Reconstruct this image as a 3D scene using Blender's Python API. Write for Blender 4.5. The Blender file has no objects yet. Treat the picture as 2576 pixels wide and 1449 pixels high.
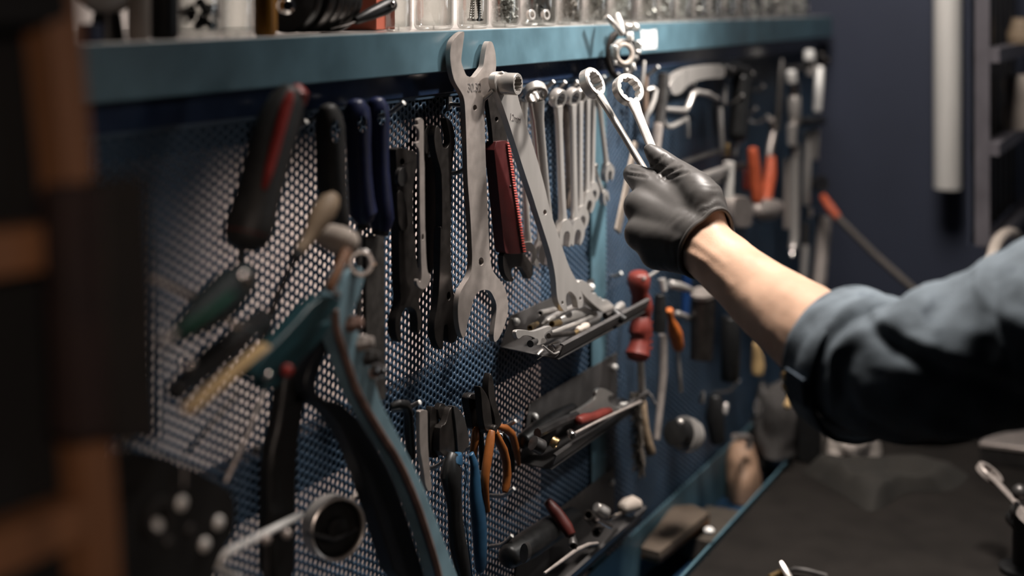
import bpy, bmesh, math, random
import numpy as np
from mathutils import Vector, Matrix, noise
from mathutils.geometry import tessellate_polygon
random.seed(7)
C = bpy.context.scene.collection
SC = bpy.context.scene
# ------------------------------------------------------------------ camera
FPX, CX, HY = 3400.0, 1288.0, 5.0          # focal length in pixels, principal column, eye-level row of the 2576x1449 frame
TH = math.atan(1752.0 / FPX)               # angle between the view axis and the tool board
D, EYE = 0.64, 1.54                        # distance from the board, eye height
AX = Vector((math.cos(TH), math.sin(TH), 0)); RT = Vector((math.sin(TH), -math.cos(TH), 0)); UP = Vector((0, 0, 1))
CAM = Vector((0, -D, EYE))
cd = bpy.data.cameras.new('camera'); cam = bpy.data.objects.new('camera', cd); C.objects.link(cam)
cam.location = CAM
cam.rotation_euler = Matrix((RT, UP, -AX)).transposed().to_euler()
cd.sensor_width = 36.0; cd.lens = FPX / 2576 * 36; cd.shift_y = -(724.5 - HY) / 2576
cd.clip_start = 0.02
cd.dof.use_dof = True; cd.dof.focus_distance = 1.27; cd.dof.aperture_fstop = 2.3; cd.dof.aperture_blades = 9
SC.camera = cam
# ------------------------------------------------------------------ light and exposure
SC.view_settings.view_transform = 'Standard'; SC.view_settings.look = 'None'
SC.view_settings.exposure = 0.0; SC.view_settings.gamma = 1.0; SC.view_settings.use_curve_mapping = False
w = bpy.data.worlds.new('workshop_air'); SC.world = w; w.use_nodes = True
w.node_tree.nodes['Background'].inputs[0].default_value = (0.75, 0.80, 1.0, 1); w.node_tree.nodes['Background'].inputs[1].default_value = 0.022
SC.cycles.max_bounces = 8; SC.cycles.transparent_max_bounces = 12; SC.cycles.sample_clamp_indirect = 3.0
SC.cycles.caustics_reflective = False; SC.cycles.caustics_refractive = False
SC.cycles.use_denoising = True
def area(name, loc, target, size, power, col, sy=None, spread=180):
    l = bpy.data.lights.new(name, 'AREA'); l.energy = power; l.color = col
    l.shape = 'RECTANGLE' if sy else 'SQUARE'; l.size = size
    if sy: l.size_y = sy
    l.spread = math.radians(spread)
    o = bpy.data.objects.new(name, l); C.objects.link(o); o.location = loc
    o.rotation_euler = (Vector(target) - Vector(loc)).to_track_quat('-Z', 'Y').to_euler()
    return o
def spot(name, loc, target, power, col, angle, blend, rad):
    l = bpy.data.lights.new(name, 'SPOT'); l.energy = power; l.color = col; l.spot_size = math.radians(angle); l.spot_blend = blend; l.shadow_soft_size = rad
    o = bpy.data.objects.new(name, l); C.objects.link(o); o.location = loc
    o.rotation_euler = (Vector(target) - Vector(loc)).to_track_quat('-Z', 'Y').to_euler(); return o
spot('work_lamp', (2.0, -1.05, 2.30), (1.47, -.05, 1.58), 200, (1.0, 0.95, 0.90), 33, .9, .07)
area('ceiling_lamp', (1.34, -0.36, 2.5), (1.34, -0.34, 1.3), 0.4, 9.0, (1.0, 0.92, 0.86), 0.3, 70)
spot('far_fill', (1.55, -.28, 2.40), (2.50, -.17, 1.42), 72, (1.0, 0.93, 0.88), 58, .8, .24)  # added unseen spot that brightens the navy wall, pipe and right-end tools
spot('frame_fill', (-.25, -1.0, 1.75), (.28, -.21, 1.30), 17, (1.0, .80, .68), 40, .6, .06)  # added warm fill spot, out of view, to brighten the wooden frame
area('window_strip', (2.05, -1.95, 1.75), (1.5, 0, 1.5), 0.10, 2.6, (.95, .97, 1.0), 1.1)
area('gap_fill', (1.50, 0.14, 1.46), (1.50, 0.25, 1.0), .8, 1.5, (1.0, 0.88, 0.82), 0.06, 80)  # added light hidden behind the board, brightens the wall seen through its holes
# ------------------------------------------------------------------ pixel -> place
def ray(px, py): return AX + RT * ((px - CX) / FPX) + UP * ((HY - py) / FPX)
def P(px, py, Y=0.0):
    d = ray(px, py); return CAM + d * ((Y + D) / d.y)
def PX(px, py, X):
    d = ray(px, py); return CAM + d * (X / d.x)
def PZ(px, py, Z):
    d = ray(px, py); return CAM + d * ((Z - EYE) / d.z)
def PD(px, py, z): return CAM + ray(px, py) * z
def depth(p): return (p - CAM).dot(AX)
def pr(px, py, Y, rpx):                     # metres for rpx pixels at a place
    return rpx * depth(P(px, py, Y)) / FPX
# ------------------------------------------------------------------ materials
MATS = {}
def mat(name, col, rough=0.5, metal=0.0, var=0.15, scale=60.0, bump=0.0, bscale=300.0, rvar=0.1, spec=0.5, dirt=None, dirtamt=0.5, dscale=25.0, trans=0.0, ior=1.45, stretch=None, coat=0.0, sss=0.0):
    m = bpy.data.materials.new(name); m.use_nodes = True; nt = m.node_tree; N = nt.nodes; L = nt.links
    b = N['Principled BSDF']
    tc = N.new('ShaderNodeTexCoord'); mp = N.new('ShaderNodeMapping'); L.new(tc.outputs['Object'], mp.inputs[0])
    if stretch: mp.inputs['Scale'].default_value = stretch
    n = N.new('ShaderNodeTexNoise'); n.inputs['Scale'].default_value = scale; n.inputs['Detail'].default_value = 6; L.new(mp.outputs[0], n.inputs['Vector'])
    r = N.new('ShaderNodeValToRGB'); r.color_ramp.elements[0].position = .3; r.color_ramp.elements[1].position = .7
    c = Vector(col)
    r.color_ramp.elements[0].color = (*(c * (1 - var)), 1); r.color_ramp.elements[1].color = (*(c * (1 + var)), 1)
    L.new(n.outputs['Fac'], r.inputs[0]); out = r.outputs[0]
    if dirt:
        n2 = N.new('ShaderNodeTexNoise'); n2.inputs['Scale'].default_value = dscale; n2.inputs['Detail'].default_value = 8; n2.inputs['Roughness'].default_value = .7
        L.new(tc.outputs['Object'], n2.inputs['Vector'])
        r2 = N.new('ShaderNodeValToRGB'); r2.color_ramp.elements[0].position = 1 - dirtamt * .8; r2.color_ramp.elements[1].position = min(1, 1 - dirtamt * .8 + .12)
        r2.color_ramp.elements[0].color = (0, 0, 0, 1); r2.color_ramp.elements[1].color = (1, 1, 1, 1)
        L.new(n2.outputs['Fac'], r2.inputs[0])
        mx = N.new('ShaderNodeMix'); mx.data_type = 'RGBA'; L.new(r2.outputs[0], mx.inputs[0]); L.new(out, mx.inputs[6]); mx.inputs[7].default_value = (*dirt, 1)
        out = mx.outputs[2]
    L.new(out, b.inputs['Base Color'])
    mr = N.new('ShaderNodeMapRange'); mr.inputs['To Min'].default_value = max(0.02, rough - rvar); mr.inputs['To Max'].default_value = min(1, rough + rvar)
    L.new(n.outputs['Fac'], mr.inputs['Value']); L.new(mr.outputs[0], b.inputs['Roughness'])
    b.inputs['Metallic'].default_value = metal; b.inputs['Specular IOR Level'].default_value = spec
    b.inputs['Transmission Weight'].default_value = trans; b.inputs['IOR'].default_value = ior; b.inputs['Coat Weight'].default_value = coat
    if sss: b.inputs['Subsurface Weight'].default_value = sss; b.inputs['Subsurface Scale'].default_value = .004; b.inputs['Subsurface Radius'].default_value = (1, .4, .2)
    if bump:
        n3 = N.new('ShaderNodeTexNoise'); n3.inputs['Scale'].default_value = bscale; n3.inputs['Detail'].default_value = 4; L.new(mp.outputs[0], n3.inputs['Vector'])
        bp = N.new('ShaderNodeBump'); bp.inputs['Strength'].default_value = bump; bp.inputs['Distance'].default_value = .001; L.new(n3.outputs['Fac'], bp.inputs['Height']); L.new(bp.outputs[0], b.inputs['Normal'])
    MATS[name] = m; return m
blue = mat('blue_paint', (.080, .150, .185), .38, .0, .22, 22, .08, 140, .1, .5, (.16, .20, .19), .36, 30)
bluep = mat('blue_panel_paint', (.034, .064, .105), .42, .0, .2, 30, 0, 1, .08, .5, (.12, .10, .08), .30, 60)
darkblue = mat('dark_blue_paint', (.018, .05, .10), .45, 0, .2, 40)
navy = mat('navy_wall_paint', (.030, .036, .058), .75, 0, .12, 5, .06, 200)
white = mat('pale_plaster', (.80, .70, .65), .85, 0, .06, 8, .1, 120)
steel = mat('satin_steel', (.45, .395, .36), .40, .5, .12, 90, .06, 900, .1, dirt=(.16, .11, .08), dirtamt=.36, dscale=90)
steel2 = mat('brushed_steel', (.58, .545, .51), .30, .6, .08, 60, .03, 700, .08, stretch=(1, 1, .15))
chrome = mat('chrome', (.74, .70, .67), .17, 1.0, .05, 80, 0, 1, .05)
wire = mat('zinc_wire', (.42, .40, .38), .36, .9, .1, 200)
cutend = mat('bright_cut_end', (.85, .83, .79), .45, .3, .05, 200)
dsteel = mat('black_oxide_steel', (.035, .030, .027), .40, .6, .3, 90, .05, 600, .12, dirt=(.10, .07, .05), dirtamt=.34, dscale=80)
gsteel = mat('dark_grey_steel', (.085, .080, .077), .42, .75, .2, 70, .04, 500, .1, dirt=(.03, .025, .02), dirtamt=.42, dscale=50)
traym = mat('grey_sheet_steel', (.115, .108, .105), .42, .55, .18, 50, .03, 400, .1, dirt=(.04, .035, .03), dirtamt=.42, dscale=40)
blackp = mat('black_plastic', (.011, .011, .011), .40, 0, .2, 120, .05, 900)
greyp = mat('dark_grey_rubber', (.026, .025, .024), .52, 0, .2, 120, .05, 900)
redp = mat('red_grip_plastic', (.27, .022, .016), .42, 0, .15, 100)
dredp = mat('dark_red_plastic', (.17, .028, .020), .45, 0, .2, 60)
redl = mat('red_rib_plastic', (.40, .06, .045), .35, 0, .15, 100)
bluel = mat('blue_handle_plastic', (.011, .016, .055), .40, 0, .2, 100)
blueg = mat('blue_grip_plastic', (.018, .065, .125), .38, 0, .15, 100)
orangep = mat('orange_plastic', (.58, .155, .03), .45, 0, .15, 80)
orangel = mat('orange_red_plastic', (.52, .10, .04), .5, 0, .15, 80)
orangeg = mat('worn_orange_grip', (.27, .085, .018), .42, 0, .25, 60, dirt=(.03, .02, .015), dirtamt=.44, dscale=60)
wood = mat('brown_wood', (.17, .075, .033), .6, 0, .3, 14, .2, 120, stretch=(6, 6, .6))
paleh = mat('pale_worn_wood', (.30, .22, .145), .6, 0, .25, 25, .2, 150, stretch=(1, 1, 6))
tanw = mat('tan_wood', (.56, .38, .18), .6, 0, .15, 30, .1, 150)
dbrown = mat('dark_brown_leather', (.010, .007, .005), .8, 0, .3, 40, .3, 200)
blackw = mat('black_board', (.0025, .0025, .0025), .9, 0, .2, 20)
beige = mat('pale_beige_rubber', (.42, .36, .31), .6, 0, .12, 40, .1, 200)
teal = mat('teal_paint', (.010, .045, .055), .42, 0, .25, 40)
green = mat('green_plastic', (.010, .11, .065), .4, 0, .2, 40)
amber = mat('amber_plastic', (.50, .22, .03), .35, 0, .15, 20)
whitep = mat('white_plastic', (.75, .72, .69), .45, 0, .05, 20)
label = mat('white_paper', (.82, .80, .78), .7, 0, .05, 40)
brass = mat('brass', (.42, .29, .14), .35, .9, .15, 60)
cloth = mat('dark_cloth', (.018, .016, .013), .9, 0, .25, 20, .5, 250)
rag = mat('pale_rag', (.42, .37, .33), .9, 0, .2, 20, .5, 200)
benchm = mat('bench_mat', (.014, .012, .0105), .92, 0, .25, 18, .15, 160, spec=.15)
skin = mat('skin', (.57, .365, .255), .48, 0, .10, 35, .25, 700, .05, .45, (.50, .28, .20), .36, 22, sss=.12)
glovem = mat('black_nitrile', (.080, .075, .071), .45, 0, .08, 60, .06, 260, .05, .5)
denim = mat('washed_denim', (.150, .180, .205), .88, 0, .30, 30, .45, 900, .05, .25, (.085, .105, .13), .5, 30)
denimd = mat('denim_seam', (.060, .080, .105), .9, 0, .2, 60, .4, 900)
bristle = mat('dark_bristle', (.055, .045, .035), .8, 0, .4, 200)
blue_lit = mat('blue_paint_lit', (.20, .32, .375), .45, 0, .2, 30, dirt=(.16, .11, .09), dirtamt=.36, dscale=40)  # the lever's blue, lightened in place of light falling on its face
def thin_glass(name):
    m = bpy.data.materials.new(name); m.use_nodes = True; nt = m.node_tree; N = nt.nodes; L = nt.links; N.remove(N['Principled BSDF'])
    t = N.new('ShaderNodeBsdfTransparent'); t.inputs[0].default_value = (.90, .91, .90, 1); g = N.new('ShaderNodeBsdfGlossy'); g.inputs['Roughness'].default_value = .07
    lw = N.new('ShaderNodeLayerWeight'); lw.inputs['Blend'].default_value = .28; mr = N.new('ShaderNodeMapRange'); mr.inputs['To Min'].default_value = .12; mr.inputs['To Max'].default_value = .8
    L.new(lw.outputs['Facing'], mr.inputs['Value']); mx = N.new('ShaderNodeMixShader'); L.new(mr.outputs[0], mx.inputs[0]); L.new(t.outputs[0], mx.inputs[1]); L.new(g.outputs[0], mx.inputs[2])
    L.new(mx.outputs[0], N['Material Output'].inputs[0]); MATS[name] = m; return m
glass = thin_glass('clear_glass')
alu = mat('aluminium', (.80, .77, .72), .42, .3, .06, 15, 0, 1, .06, stretch=(5, 5, .3))
rackm = mat('rack_steel', (.12, .11, .122), .55, 0, .2, 20)
floorm = mat('concrete', (.10, .095, .09), .85, 0, .2, 6, .2, 60)
# ------------------------------------------------------------------ objects
ORG = {}
def thing(name, lab, cat, loc, group=None):
    o = bpy.data.objects.new(name, None); C.objects.link(o); o.location = loc; o.empty_display_size = .02
    ORG[o.name] = Vector(loc); o['label'] = lab; o['category'] = cat
    if group: o['group'] = group
    return o
class MB:
    def __init__(s): s.v = []; s.f = []
    def add(s, vs, fs):
        o = len(s.v); s.v += [Vector(v) for v in vs]; s.f += [tuple(i + o for i in f) for f in fs]; return s
    def loft(s, rings, caps=True, loop=False):
        n = len(rings[0]); vs = [p for r in rings for p in r]; fs = []
        m = len(rings)
        for i in range(m if loop else m - 1):
            a = i * n; b = ((i + 1) % m) * n
            for j in range(n):
                k = (j + 1) % n; fs.append((a + j, a + k, b + k, b + j))
        if caps and not loop:
            fs.append(tuple(reversed(range(n)))); fs.append(tuple(range((m - 1) * n, m * n)))
        return s.add(vs, fs)
    def tube(s, pts, rad, n=12, ref=None, caps=True, loop=False, dome=0):
        pts = [Vector(p) for p in pts]; m = len(pts)
        if not isinstance(rad, (list, tuple)) or (isinstance(rad, tuple)): rad = [rad] * m
        rad = [(r, r) if not isinstance(r, (tuple, list)) else r for r in rad]
        tans = []
        for i in range(m):
            if loop: t = pts[(i + 1) % m] - pts[i - 1]
            else: t = pts[min(i + 1, m - 1)] - pts[max(i - 1, 0)]
            tans.append(t.normalized())
        u = None; rings = []
        for i in range(m):
            t = tans[i]
            if ref is not None: b = Vector(ref) - t * t.dot(Vector(ref)); u0 = t.cross(b).normalized(); b = u0.cross(t)
            else:
                if u is None: a = Vector((0, 0, 1)) if abs(t.z) < .9 else Vector((1, 0, 0)); u = t.cross(a).normalized()
                else: u = (u - t * t.dot(u)).normalized()
                u0 = u; b = t.cross(u0)
            b = b.normalized()
            ra, rb = rad[i]
            rings.append([pts[i] + u0 * (ra * math.cos(2 * math.pi * j / n)) + b * (rb * math.sin(2 * math.pi * j / n)) for j in range(n)])
        if dome and not loop:
            def cap(r, c, t, R, sgn):
                out = []
                for k in range(1, 4):
                    a = k / 4 * math.pi / 2 * 1.08
                    out.append([c + (p - c) * math.cos(a) + t * (sgn * R * math.sin(a) * dome) for p in r])
                return out
            rings = list(reversed(cap(rings[0], pts[0], tans[0], sum(rad[0]) / 2, -1))) + rings + cap(rings[-1], pts[-1], tans[-1], sum(rad[-1]) / 2, 1)
        return s.loft(rings, caps, loop)
    def lathe(s, o, d, prof, n=24, caps=True):             # prof: [(along, radius)]
        d = Vector(d).normalized(); a = Vector((0, 0, 1)) if abs(d.z) < .9 else Vector((1, 0, 0)); u = d.cross(a).normalized(); b = d.cross(u)
        o = Vector(o)
        return s.loft([[o + d * h + u * (r * math.cos(2 * math.pi * j / n)) + b * (r * math.sin(2 * math.pi * j / n)) for j in range(n)] for h, r in prof], caps)
    def ring(s, o, d, ro, ri, h, n=24):                    # washer with a real hole
        return s.lathe_loop(o, d, [(0, ro), (h, ro), (h, ri), (0, ri)], n)
    def lathe_loop(s, o, d, prof, n=24):
        d = Vector(d).normalized(); a = Vector((0, 0, 1)) if abs(d.z) < .9 else Vector((1, 0, 0)); u = d.cross(a).normalized(); b = d.cross(u); o = Vector(o)
        return s.loft([[o + d * h + u * (r * math.cos(2 * math.pi * j / n)) + b * (r * math.sin(2 * math.pi * j / n)) for j in range(n)] for h, r in prof], False, True)
    def prism(s, outer, ext, holes=()):                    # planar outline pushed along ext
        ext = Vector(ext); outer = [Vector(p) for p in outer]; holes = [[Vector(p) for p in h] for h in holes]
        nrm = Vector((0, 0, 0))
        for i in range(len(outer)): nrm += outer[i].cross(outer[(i + 1) % len(outer)])
        nrm.normalize(); a = Vector((0, 0, 1)) if abs(nrm.z) < .9 else Vector((1, 0, 0)); u = nrm.cross(a).normalized(); v = nrm.cross(u)
        loops = [outer] + holes; flat = [[Vector((p.dot(u), p.dot(v), 0)) for p in l] for l in loops]
        tri = tessellate_polygon(flat); allp = [p for l in loops for p in l]; n = len(allp)
        fs = [tuple(t) for t in tri] + [tuple(i + n for i in reversed(t)) for t in tri]
        k = 0
        for l in loops:
            m = len(l)
            for i in range(m): fs.append((k + i, k + (i + 1) % m, n + k + (i + 1) % m, n + k + i))
            k += m
        return s.add(allp + [p + ext for p in allp], fs)
    def box(s, c, dx, dy, dz):                             # half-extents as vectors or numbers
        c = Vector(c)
        dx = Vector((dx, 0, 0)) if not hasattr(dx, 'x') else dx; dy = Vector((0, dy, 0)) if not hasattr(dy, 'x') else dy; dz = Vector((0, 0, dz)) if not hasattr(dz, 'x') else dz
        vs = [c + dx * i + dy * j + dz * k for i in (-1, 1) for j in (-1, 1) for k in (-1, 1)]
        return s.add(vs, [(0, 1, 3, 2), (4, 6, 7, 5), (0, 4, 5, 1), (2, 3, 7, 6), (0, 2, 6, 4), (1, 5, 7, 3)])
    def ball(s, c, r, nu=14, nv=8, sq=(1, 1, 1)):
        c = Vector(c); return s.loft([[c + Vector((sq[0] * r * math.sin(t) * math.cos(2 * math.pi * j / nu), sq[1] * r * math.sin(t) * math.sin(2 * math.pi * j / nu), sq[2] * r * math.cos(t))) for j in range(nu)] for t in [math.pi * (i + .06) / (nv + .12) for i in range(nv + 1)]])
    def build(s, name, m, parent=None, bevel=0.0, sharp=35, lab=None, cat=None, group=None, segs=2, stuff=False, struct=False):
        if parent is None: org = sum(s.v, Vector()) / len(s.v)
        else: org = ORG[parent.name]
        me = bpy.data.meshes.new(name); me.from_pydata([v - org for v in s.v], [], s.f)
        bm = bmesh.new(); bm.from_mesh(me); bmesh.ops.recalc_face_normals(bm, faces=bm.faces); bm.to_mesh(me); bm.free()
        return finish(name, me, m, org, parent, bevel, sharp, lab, cat, group, segs, stuff, struct)
def finish(name, me, m, org, parent=None, bevel=0.0, sharp=35, lab=None, cat=None, group=None, segs=2, stuff=False, struct=False):
    me.polygons.foreach_set('use_smooth', [True] * len(me.polygons)); me.set_sharp_from_angle(angle=math.radians(sharp))
    me.materials.append(m); o = bpy.data.objects.new(name, me); C.objects.link(o)
    if parent is None: o.location = org
    else: o.parent = parent
    ORG[o.name] = Vector(org)
    if bevel:
        md = o.modifiers.new('bevel', 'BEVEL'); md.width = bevel; md.segments = segs; md.limit_method = 'ANGLE'; md.angle_limit = math.radians(40); md.harden_normals = False
    if lab: o['label'] = lab
    if cat: o['category'] = cat
    if group: o['group'] = group
    if stuff: o['kind'] = 'stuff'
    if struct: o['kind'] = 'structure'
    return o
def copy_tree(src, delta=Vector(), lab=None, parent=None):
    o = src.copy(); C.objects.link(o); ORG[o.name] = ORG[src.name] + Vector(delta)
    if parent is None: o.location = src.location + Vector(delta)
    else: o.parent = parent
    if lab: o['label'] = lab
    for ch in list(src.children): copy_tree(ch, delta, None, o)
    return o
def chaikin(pts, it=2, closed=True):
    pts = [Vector(p) for p in pts]
    for _ in range(it):
        q = []; n = len(pts)
        for i in range(n if closed else n - 1):
            a, b = pts[i], pts[(i + 1) % n]; q += [a * .75 + b * .25, a * .25 + b * .75]
        if not closed: q = [pts[0]] + q + [pts[-1]]
        pts = q
    return pts
def px2(l, Y): return [P(a, b, Y) for a, b in l]
def ell(cx, cy, rx, ry, n=16): return [(cx + rx * math.cos(2 * math.pi * i / n), cy + ry * math.sin(2 * math.pi * i / n)) for i in range(n)]
def text_mesh(s, size, depthv=.0006):
    cu = bpy.data.curves.new('lettering', 'FONT'); cu.body = s; cu.size = size; cu.extrude = depthv / 2; cu.align_x = 'CENTER'; cu.align_y = 'CENTER'
    t = bpy.data.objects.new('lettering', cu); C.objects.link(t)
    dg = bpy.context.evaluated_depsgraph_get(); me = bpy.data.meshes.new_from_object(t.evaluated_get(dg))
    bpy.data.objects.remove(t); bpy.data.curves.remove(cu); return me
def lettering(name, s, size, o, u, v, m, parent, thick=.0006, lab=None):
    me = text_mesh(s, size, thick); u = Vector(u).normalized(); v = Vector(v); v = (v - u * u.dot(v)).normalized(); n = u.cross(v)
    org = ORG[parent.name]
    for p in me.vertices: p.co = Vector(o) + u * p.co.x + v * p.co.y + n * p.co.z - org
    ob = finish(name, me, m, org, parent)
    if lab: ob['label'] = lab
    return ob
# ================================================================== the setting
def struct(name, m, f, bevel=0):
    b = MB(); f(b); return b.build(name, m, bevel=bevel, struct=True)
X0, X1, XW = 0.40, 2.46, 2.50
ZS = P(1500, 62, -.03).z; ZB = P(1000, 193, -.03).z          # shelf top and underside
ZT = P(1000, 248, 0).z; ZTR = P(1789, 1171, -.008).z          # top of the sheet, rim of the trough
ZBN = 0.878
struct('wall_back', white, lambda b: b.box((1.4, .27, 1.3), 1.25, .01, 1.3))
struct('wall_right', navy, lambda b: b.box((XW + .02, -1.0, 1.3), .02, 1.28, 1.3))
struct('wall_left', navy, lambda b: b.box((-.9, -1.4, 1.3), .02, 1.68, 1.3))
struct('wall_front', navy, lambda b: b.box((.8, -2.3, 1.3), 1.72, .02, 1.3))
struct('floor', floorm, lambda b: b.box((.8, -1.0, -.01), 1.75, 1.32, .01))
struct('ceiling', navy, lambda b: b.box((.8, -1.0, 2.62), 1.75, 1.32, .01))
# ---- the tool board: two perforated sheets, post, rails, struts behind
bd = thing('tool_board', 'blue perforated steel tool board with a vertical post, covered in hanging tools', 'tool board', (1.45, 0, ZTR))
def perforated(xa, xb, za, zb, nh):
    p = .0072; r = .00242; cx = p * math.sqrt(3) / 2; th = .0012
    ci = np.arange(int((xb - xa) / cx)); ri = np.arange(int((zb - za) / p))
    gx, gz = np.meshgrid(ci, ri, indexing='ij')
    X = xa + cx * .67 + gx * cx; Z = zb - p * .4 - gz * p - (gx % 2) * p / 2
    X = X.ravel(); Z = Z.ravel(); n = len(X)
    R = p / math.sqrt(3)
    ha = np.arange(6) * math.pi / 3; ia = np.arange(nh) * 2 * math.pi / nh
    tx = np.concatenate([R * np.cos(ha), r * np.cos(ia), r * np.cos(ia)]); tz = np.concatenate([R * np.sin(ha), r * np.sin(ia), r * np.sin(ia)])
    ty = np.concatenate([np.zeros(6), np.zeros(nh), np.full(nh, th)])
    k = len(tx); V = np.empty((n, k, 3)); V[:, :, 0] = X[:, None] + tx; V[:, :, 1] = ty; V[:, :, 2] = Z[:, None] + tz
    polys = []; s = nh // 6
    for i in range(6):
        polys.append([i, (i + 1) % 6] + [6 + (s * (i + 1) - q) % nh for q in range(s + 1)])
    for i in range(nh): polys.append([6 + i, 6 + (i + 1) % nh, 6 + nh + (i + 1) % nh, 6 + nh + i])
    lens = np.array([len(q) for q in polys]); fl = np.concatenate([np.array(q) for q in polys])
    loops = (fl[None, :] + (np.arange(n) * k)[:, None]).ravel(); tot = np.tile(lens, n)
    me = bpy.data.meshes.new('perforated_sheet'); org = ORG[bd.name]
    me.vertices.add(n * k); me.vertices.foreach_set('co', (V.reshape(-1, 3) - np.array(org)).ravel().astype(np.float32))
    me.loops.add(len(loops)); me.loops.foreach_set('vertex_index', loops.astype(np.int32))
    me.polygons.add(len(tot)); me.polygons.foreach_set('loop_start', np.concatenate([[0], np.cumsum(tot)[:-1]]).astype(np.int32)); me.polygons.foreach_set('loop_total', tot.astype(np.int32))
    me.update(calc_edges=True); me.materials.append(bluep)
    o = bpy.data.objects.new('perforated_sheet', me); C.objects.link(o); o.parent = bd; ORG[o.name] = org; return o
xp0, xp1 = P(1489, 900, -.004).x, P(1526, 900, -.004).x
perforated(X0, xp0, ZTR, ZT, 12); perforated(xp1, X1, ZTR, ZT, 6)
b = MB(); b.box(((xp0 + xp1) / 2, .002, (ZTR + ZT) / 2), (xp1 - xp0) / 2, .006, (ZT - ZTR) / 2); b.build('post', blue, bd, bevel=.0015)
b = MB(); b.box(((X0 + X1) / 2, .012, (ZT + ZB) / 2), (X1 - X0) / 2, .018, (ZB - ZT) / 2 - .0004)
b.build('header_rail', mat('glossy_navy_paint', (.020, .035, .075), .16, 0, .2, 40, rvar=.05), bd, bevel=.001)
b = MB(); b.box(((X0 + X1) / 2, -.001, ZT - .0015), (X1 - X0) / 2, .0025, .0016); b.build('edge_trim', bluep, bd)
for zc, hz in ((P(1100, 985, .012).z, .021), (ZT - .011, .010), (ZTR + .012, .014)):
    b = MB(); b.box(((X0 + X1) / 2, .016, zc), (X1 - X0) / 2, .010, hz); b.build('strut', darkblue, bd)
xs = P(1395, 1000, .01).x
b = MB(); b.box(((xs + xp0) / 2, .0165, (ZTR + ZT) / 2), (xp0 - xs) / 2, .0095, (ZT - ZTR) / 2); b.build('strut', darkblue, bd)
b = MB(); b.box(((xp1 + X1) / 2, .010, (ZTR + ZT) / 2), (X1 - xp1) / 2, .002, (ZT - ZTR) / 2); b.build('backing_plate', mat('grey_backing', (.55, .49, .50), .7, 0, .15, 20), bd)
# ---- the shelf above it
sh = thing('shelf', 'long blue painted steel shelf carrying glass jars above the tool board', 'shelf', (1.45, -.03, ZB))
b = MB(); b.box(((X0 + X1) / 2, -.0285, (ZS + ZB) / 2), (X1 - X0) / 2, .0015, (ZS - ZB) / 2 - .0005); b.build('front_face', blue, sh, bevel=.001)
b = MB(); b.box(((X0 + X1) / 2, .115, ZS - .0015), (X1 - X0) / 2, .1445, .0015); b.build('shelf_top', mat('worn_pale_steel', (.50, .485, .46), .33, .6, .2, 25), sh, bevel=.0012)
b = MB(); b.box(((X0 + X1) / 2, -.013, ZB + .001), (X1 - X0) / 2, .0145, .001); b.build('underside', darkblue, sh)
q = [P(1611, 76, -.0302), P(1650, 74, -.0302), P(1651, 122, -.0302), P(1614, 125, -.0302)]
b = MB(); b.prism([q[0], q[0].lerp(q[1], .5) - Vector((0, 0, .001)), q[1], q[1].lerp(q[2], .5) + Vector((.002, 0, 0)), q[2], q[2].lerp(q[3], .5), q[3], q[3].lerp(q[0], .6) + Vector((.001, 0, 0))], (0, -.0004, 0)); o = b.build('paper_sticker', label, sh); o['label'] = 'torn white paper sticker'
# ---- trough and bench below
tr = thing('tool_trough', 'narrow blue steel trough along the foot of the tool board', 'trough', (1.7, -.05, ZTR - .04))
def strip(name, y0, z0, y1, z1, th, m, par, xa=.75, xb=2.47):
    n = Vector((0, -(z1 - z0), y1 - y0)).normalized() * th
    b = MB(); b.prism([(xa, y0, z0), (xb, y0, z0), (xb, y1, z1), (xa, y1, z1)], n); return b.build(name, m, par, bevel=.0005)
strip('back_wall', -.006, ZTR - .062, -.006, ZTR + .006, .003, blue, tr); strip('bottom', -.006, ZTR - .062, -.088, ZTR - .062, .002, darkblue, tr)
strip('front_lip', -.088, ZTR - .062, -.094, ZTR - .004, .003, blue, tr)
bn = thing('workbench', 'workbench with a dark worn rubber top in the lower right', 'workbench', (1.6, -.55, 0))
b = MB(); b.box((1.56, -.56, ZBN - .02), .92, .455, .02); b.build('bench_top', benchm, bn, bevel=.004)
for x in (.75, 2.38):
    for y in (-.95, -.18):
        b = MB(); b.box((x, y, (ZBN - .04) / 2), .035, .035, (ZBN - .04) / 2); b.build('leg', darkblue, bn)
b = MB(); b.box((1.56, -.05, ZBN - .12), .92, .045, .02); b.build('rear_rail', darkblue, bn)
# ---- right wall: hanging pipe, rack
a = PX(2349, 474, 2.44); c = PX(2419, 474, 2.44); r = (a - c).length / 2; m_ = (a + c) / 2
pt = thing('aluminium_pipe', 'vertical aluminium pipe with a cut lower end on the navy wall', 'pipe', m_)
b = MB(); b.lathe_loop(m_, (0, 0, 1), [(0, r), (.45, r), (.45, r * .86), (0, r * .86)], 40); b.build('pipe', alu, pt)
b = MB(); b.box(m_ + Vector((.03, 0, .40)), .032, .015, .02); b.build('wall_bracket', gsteel, pt)
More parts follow.
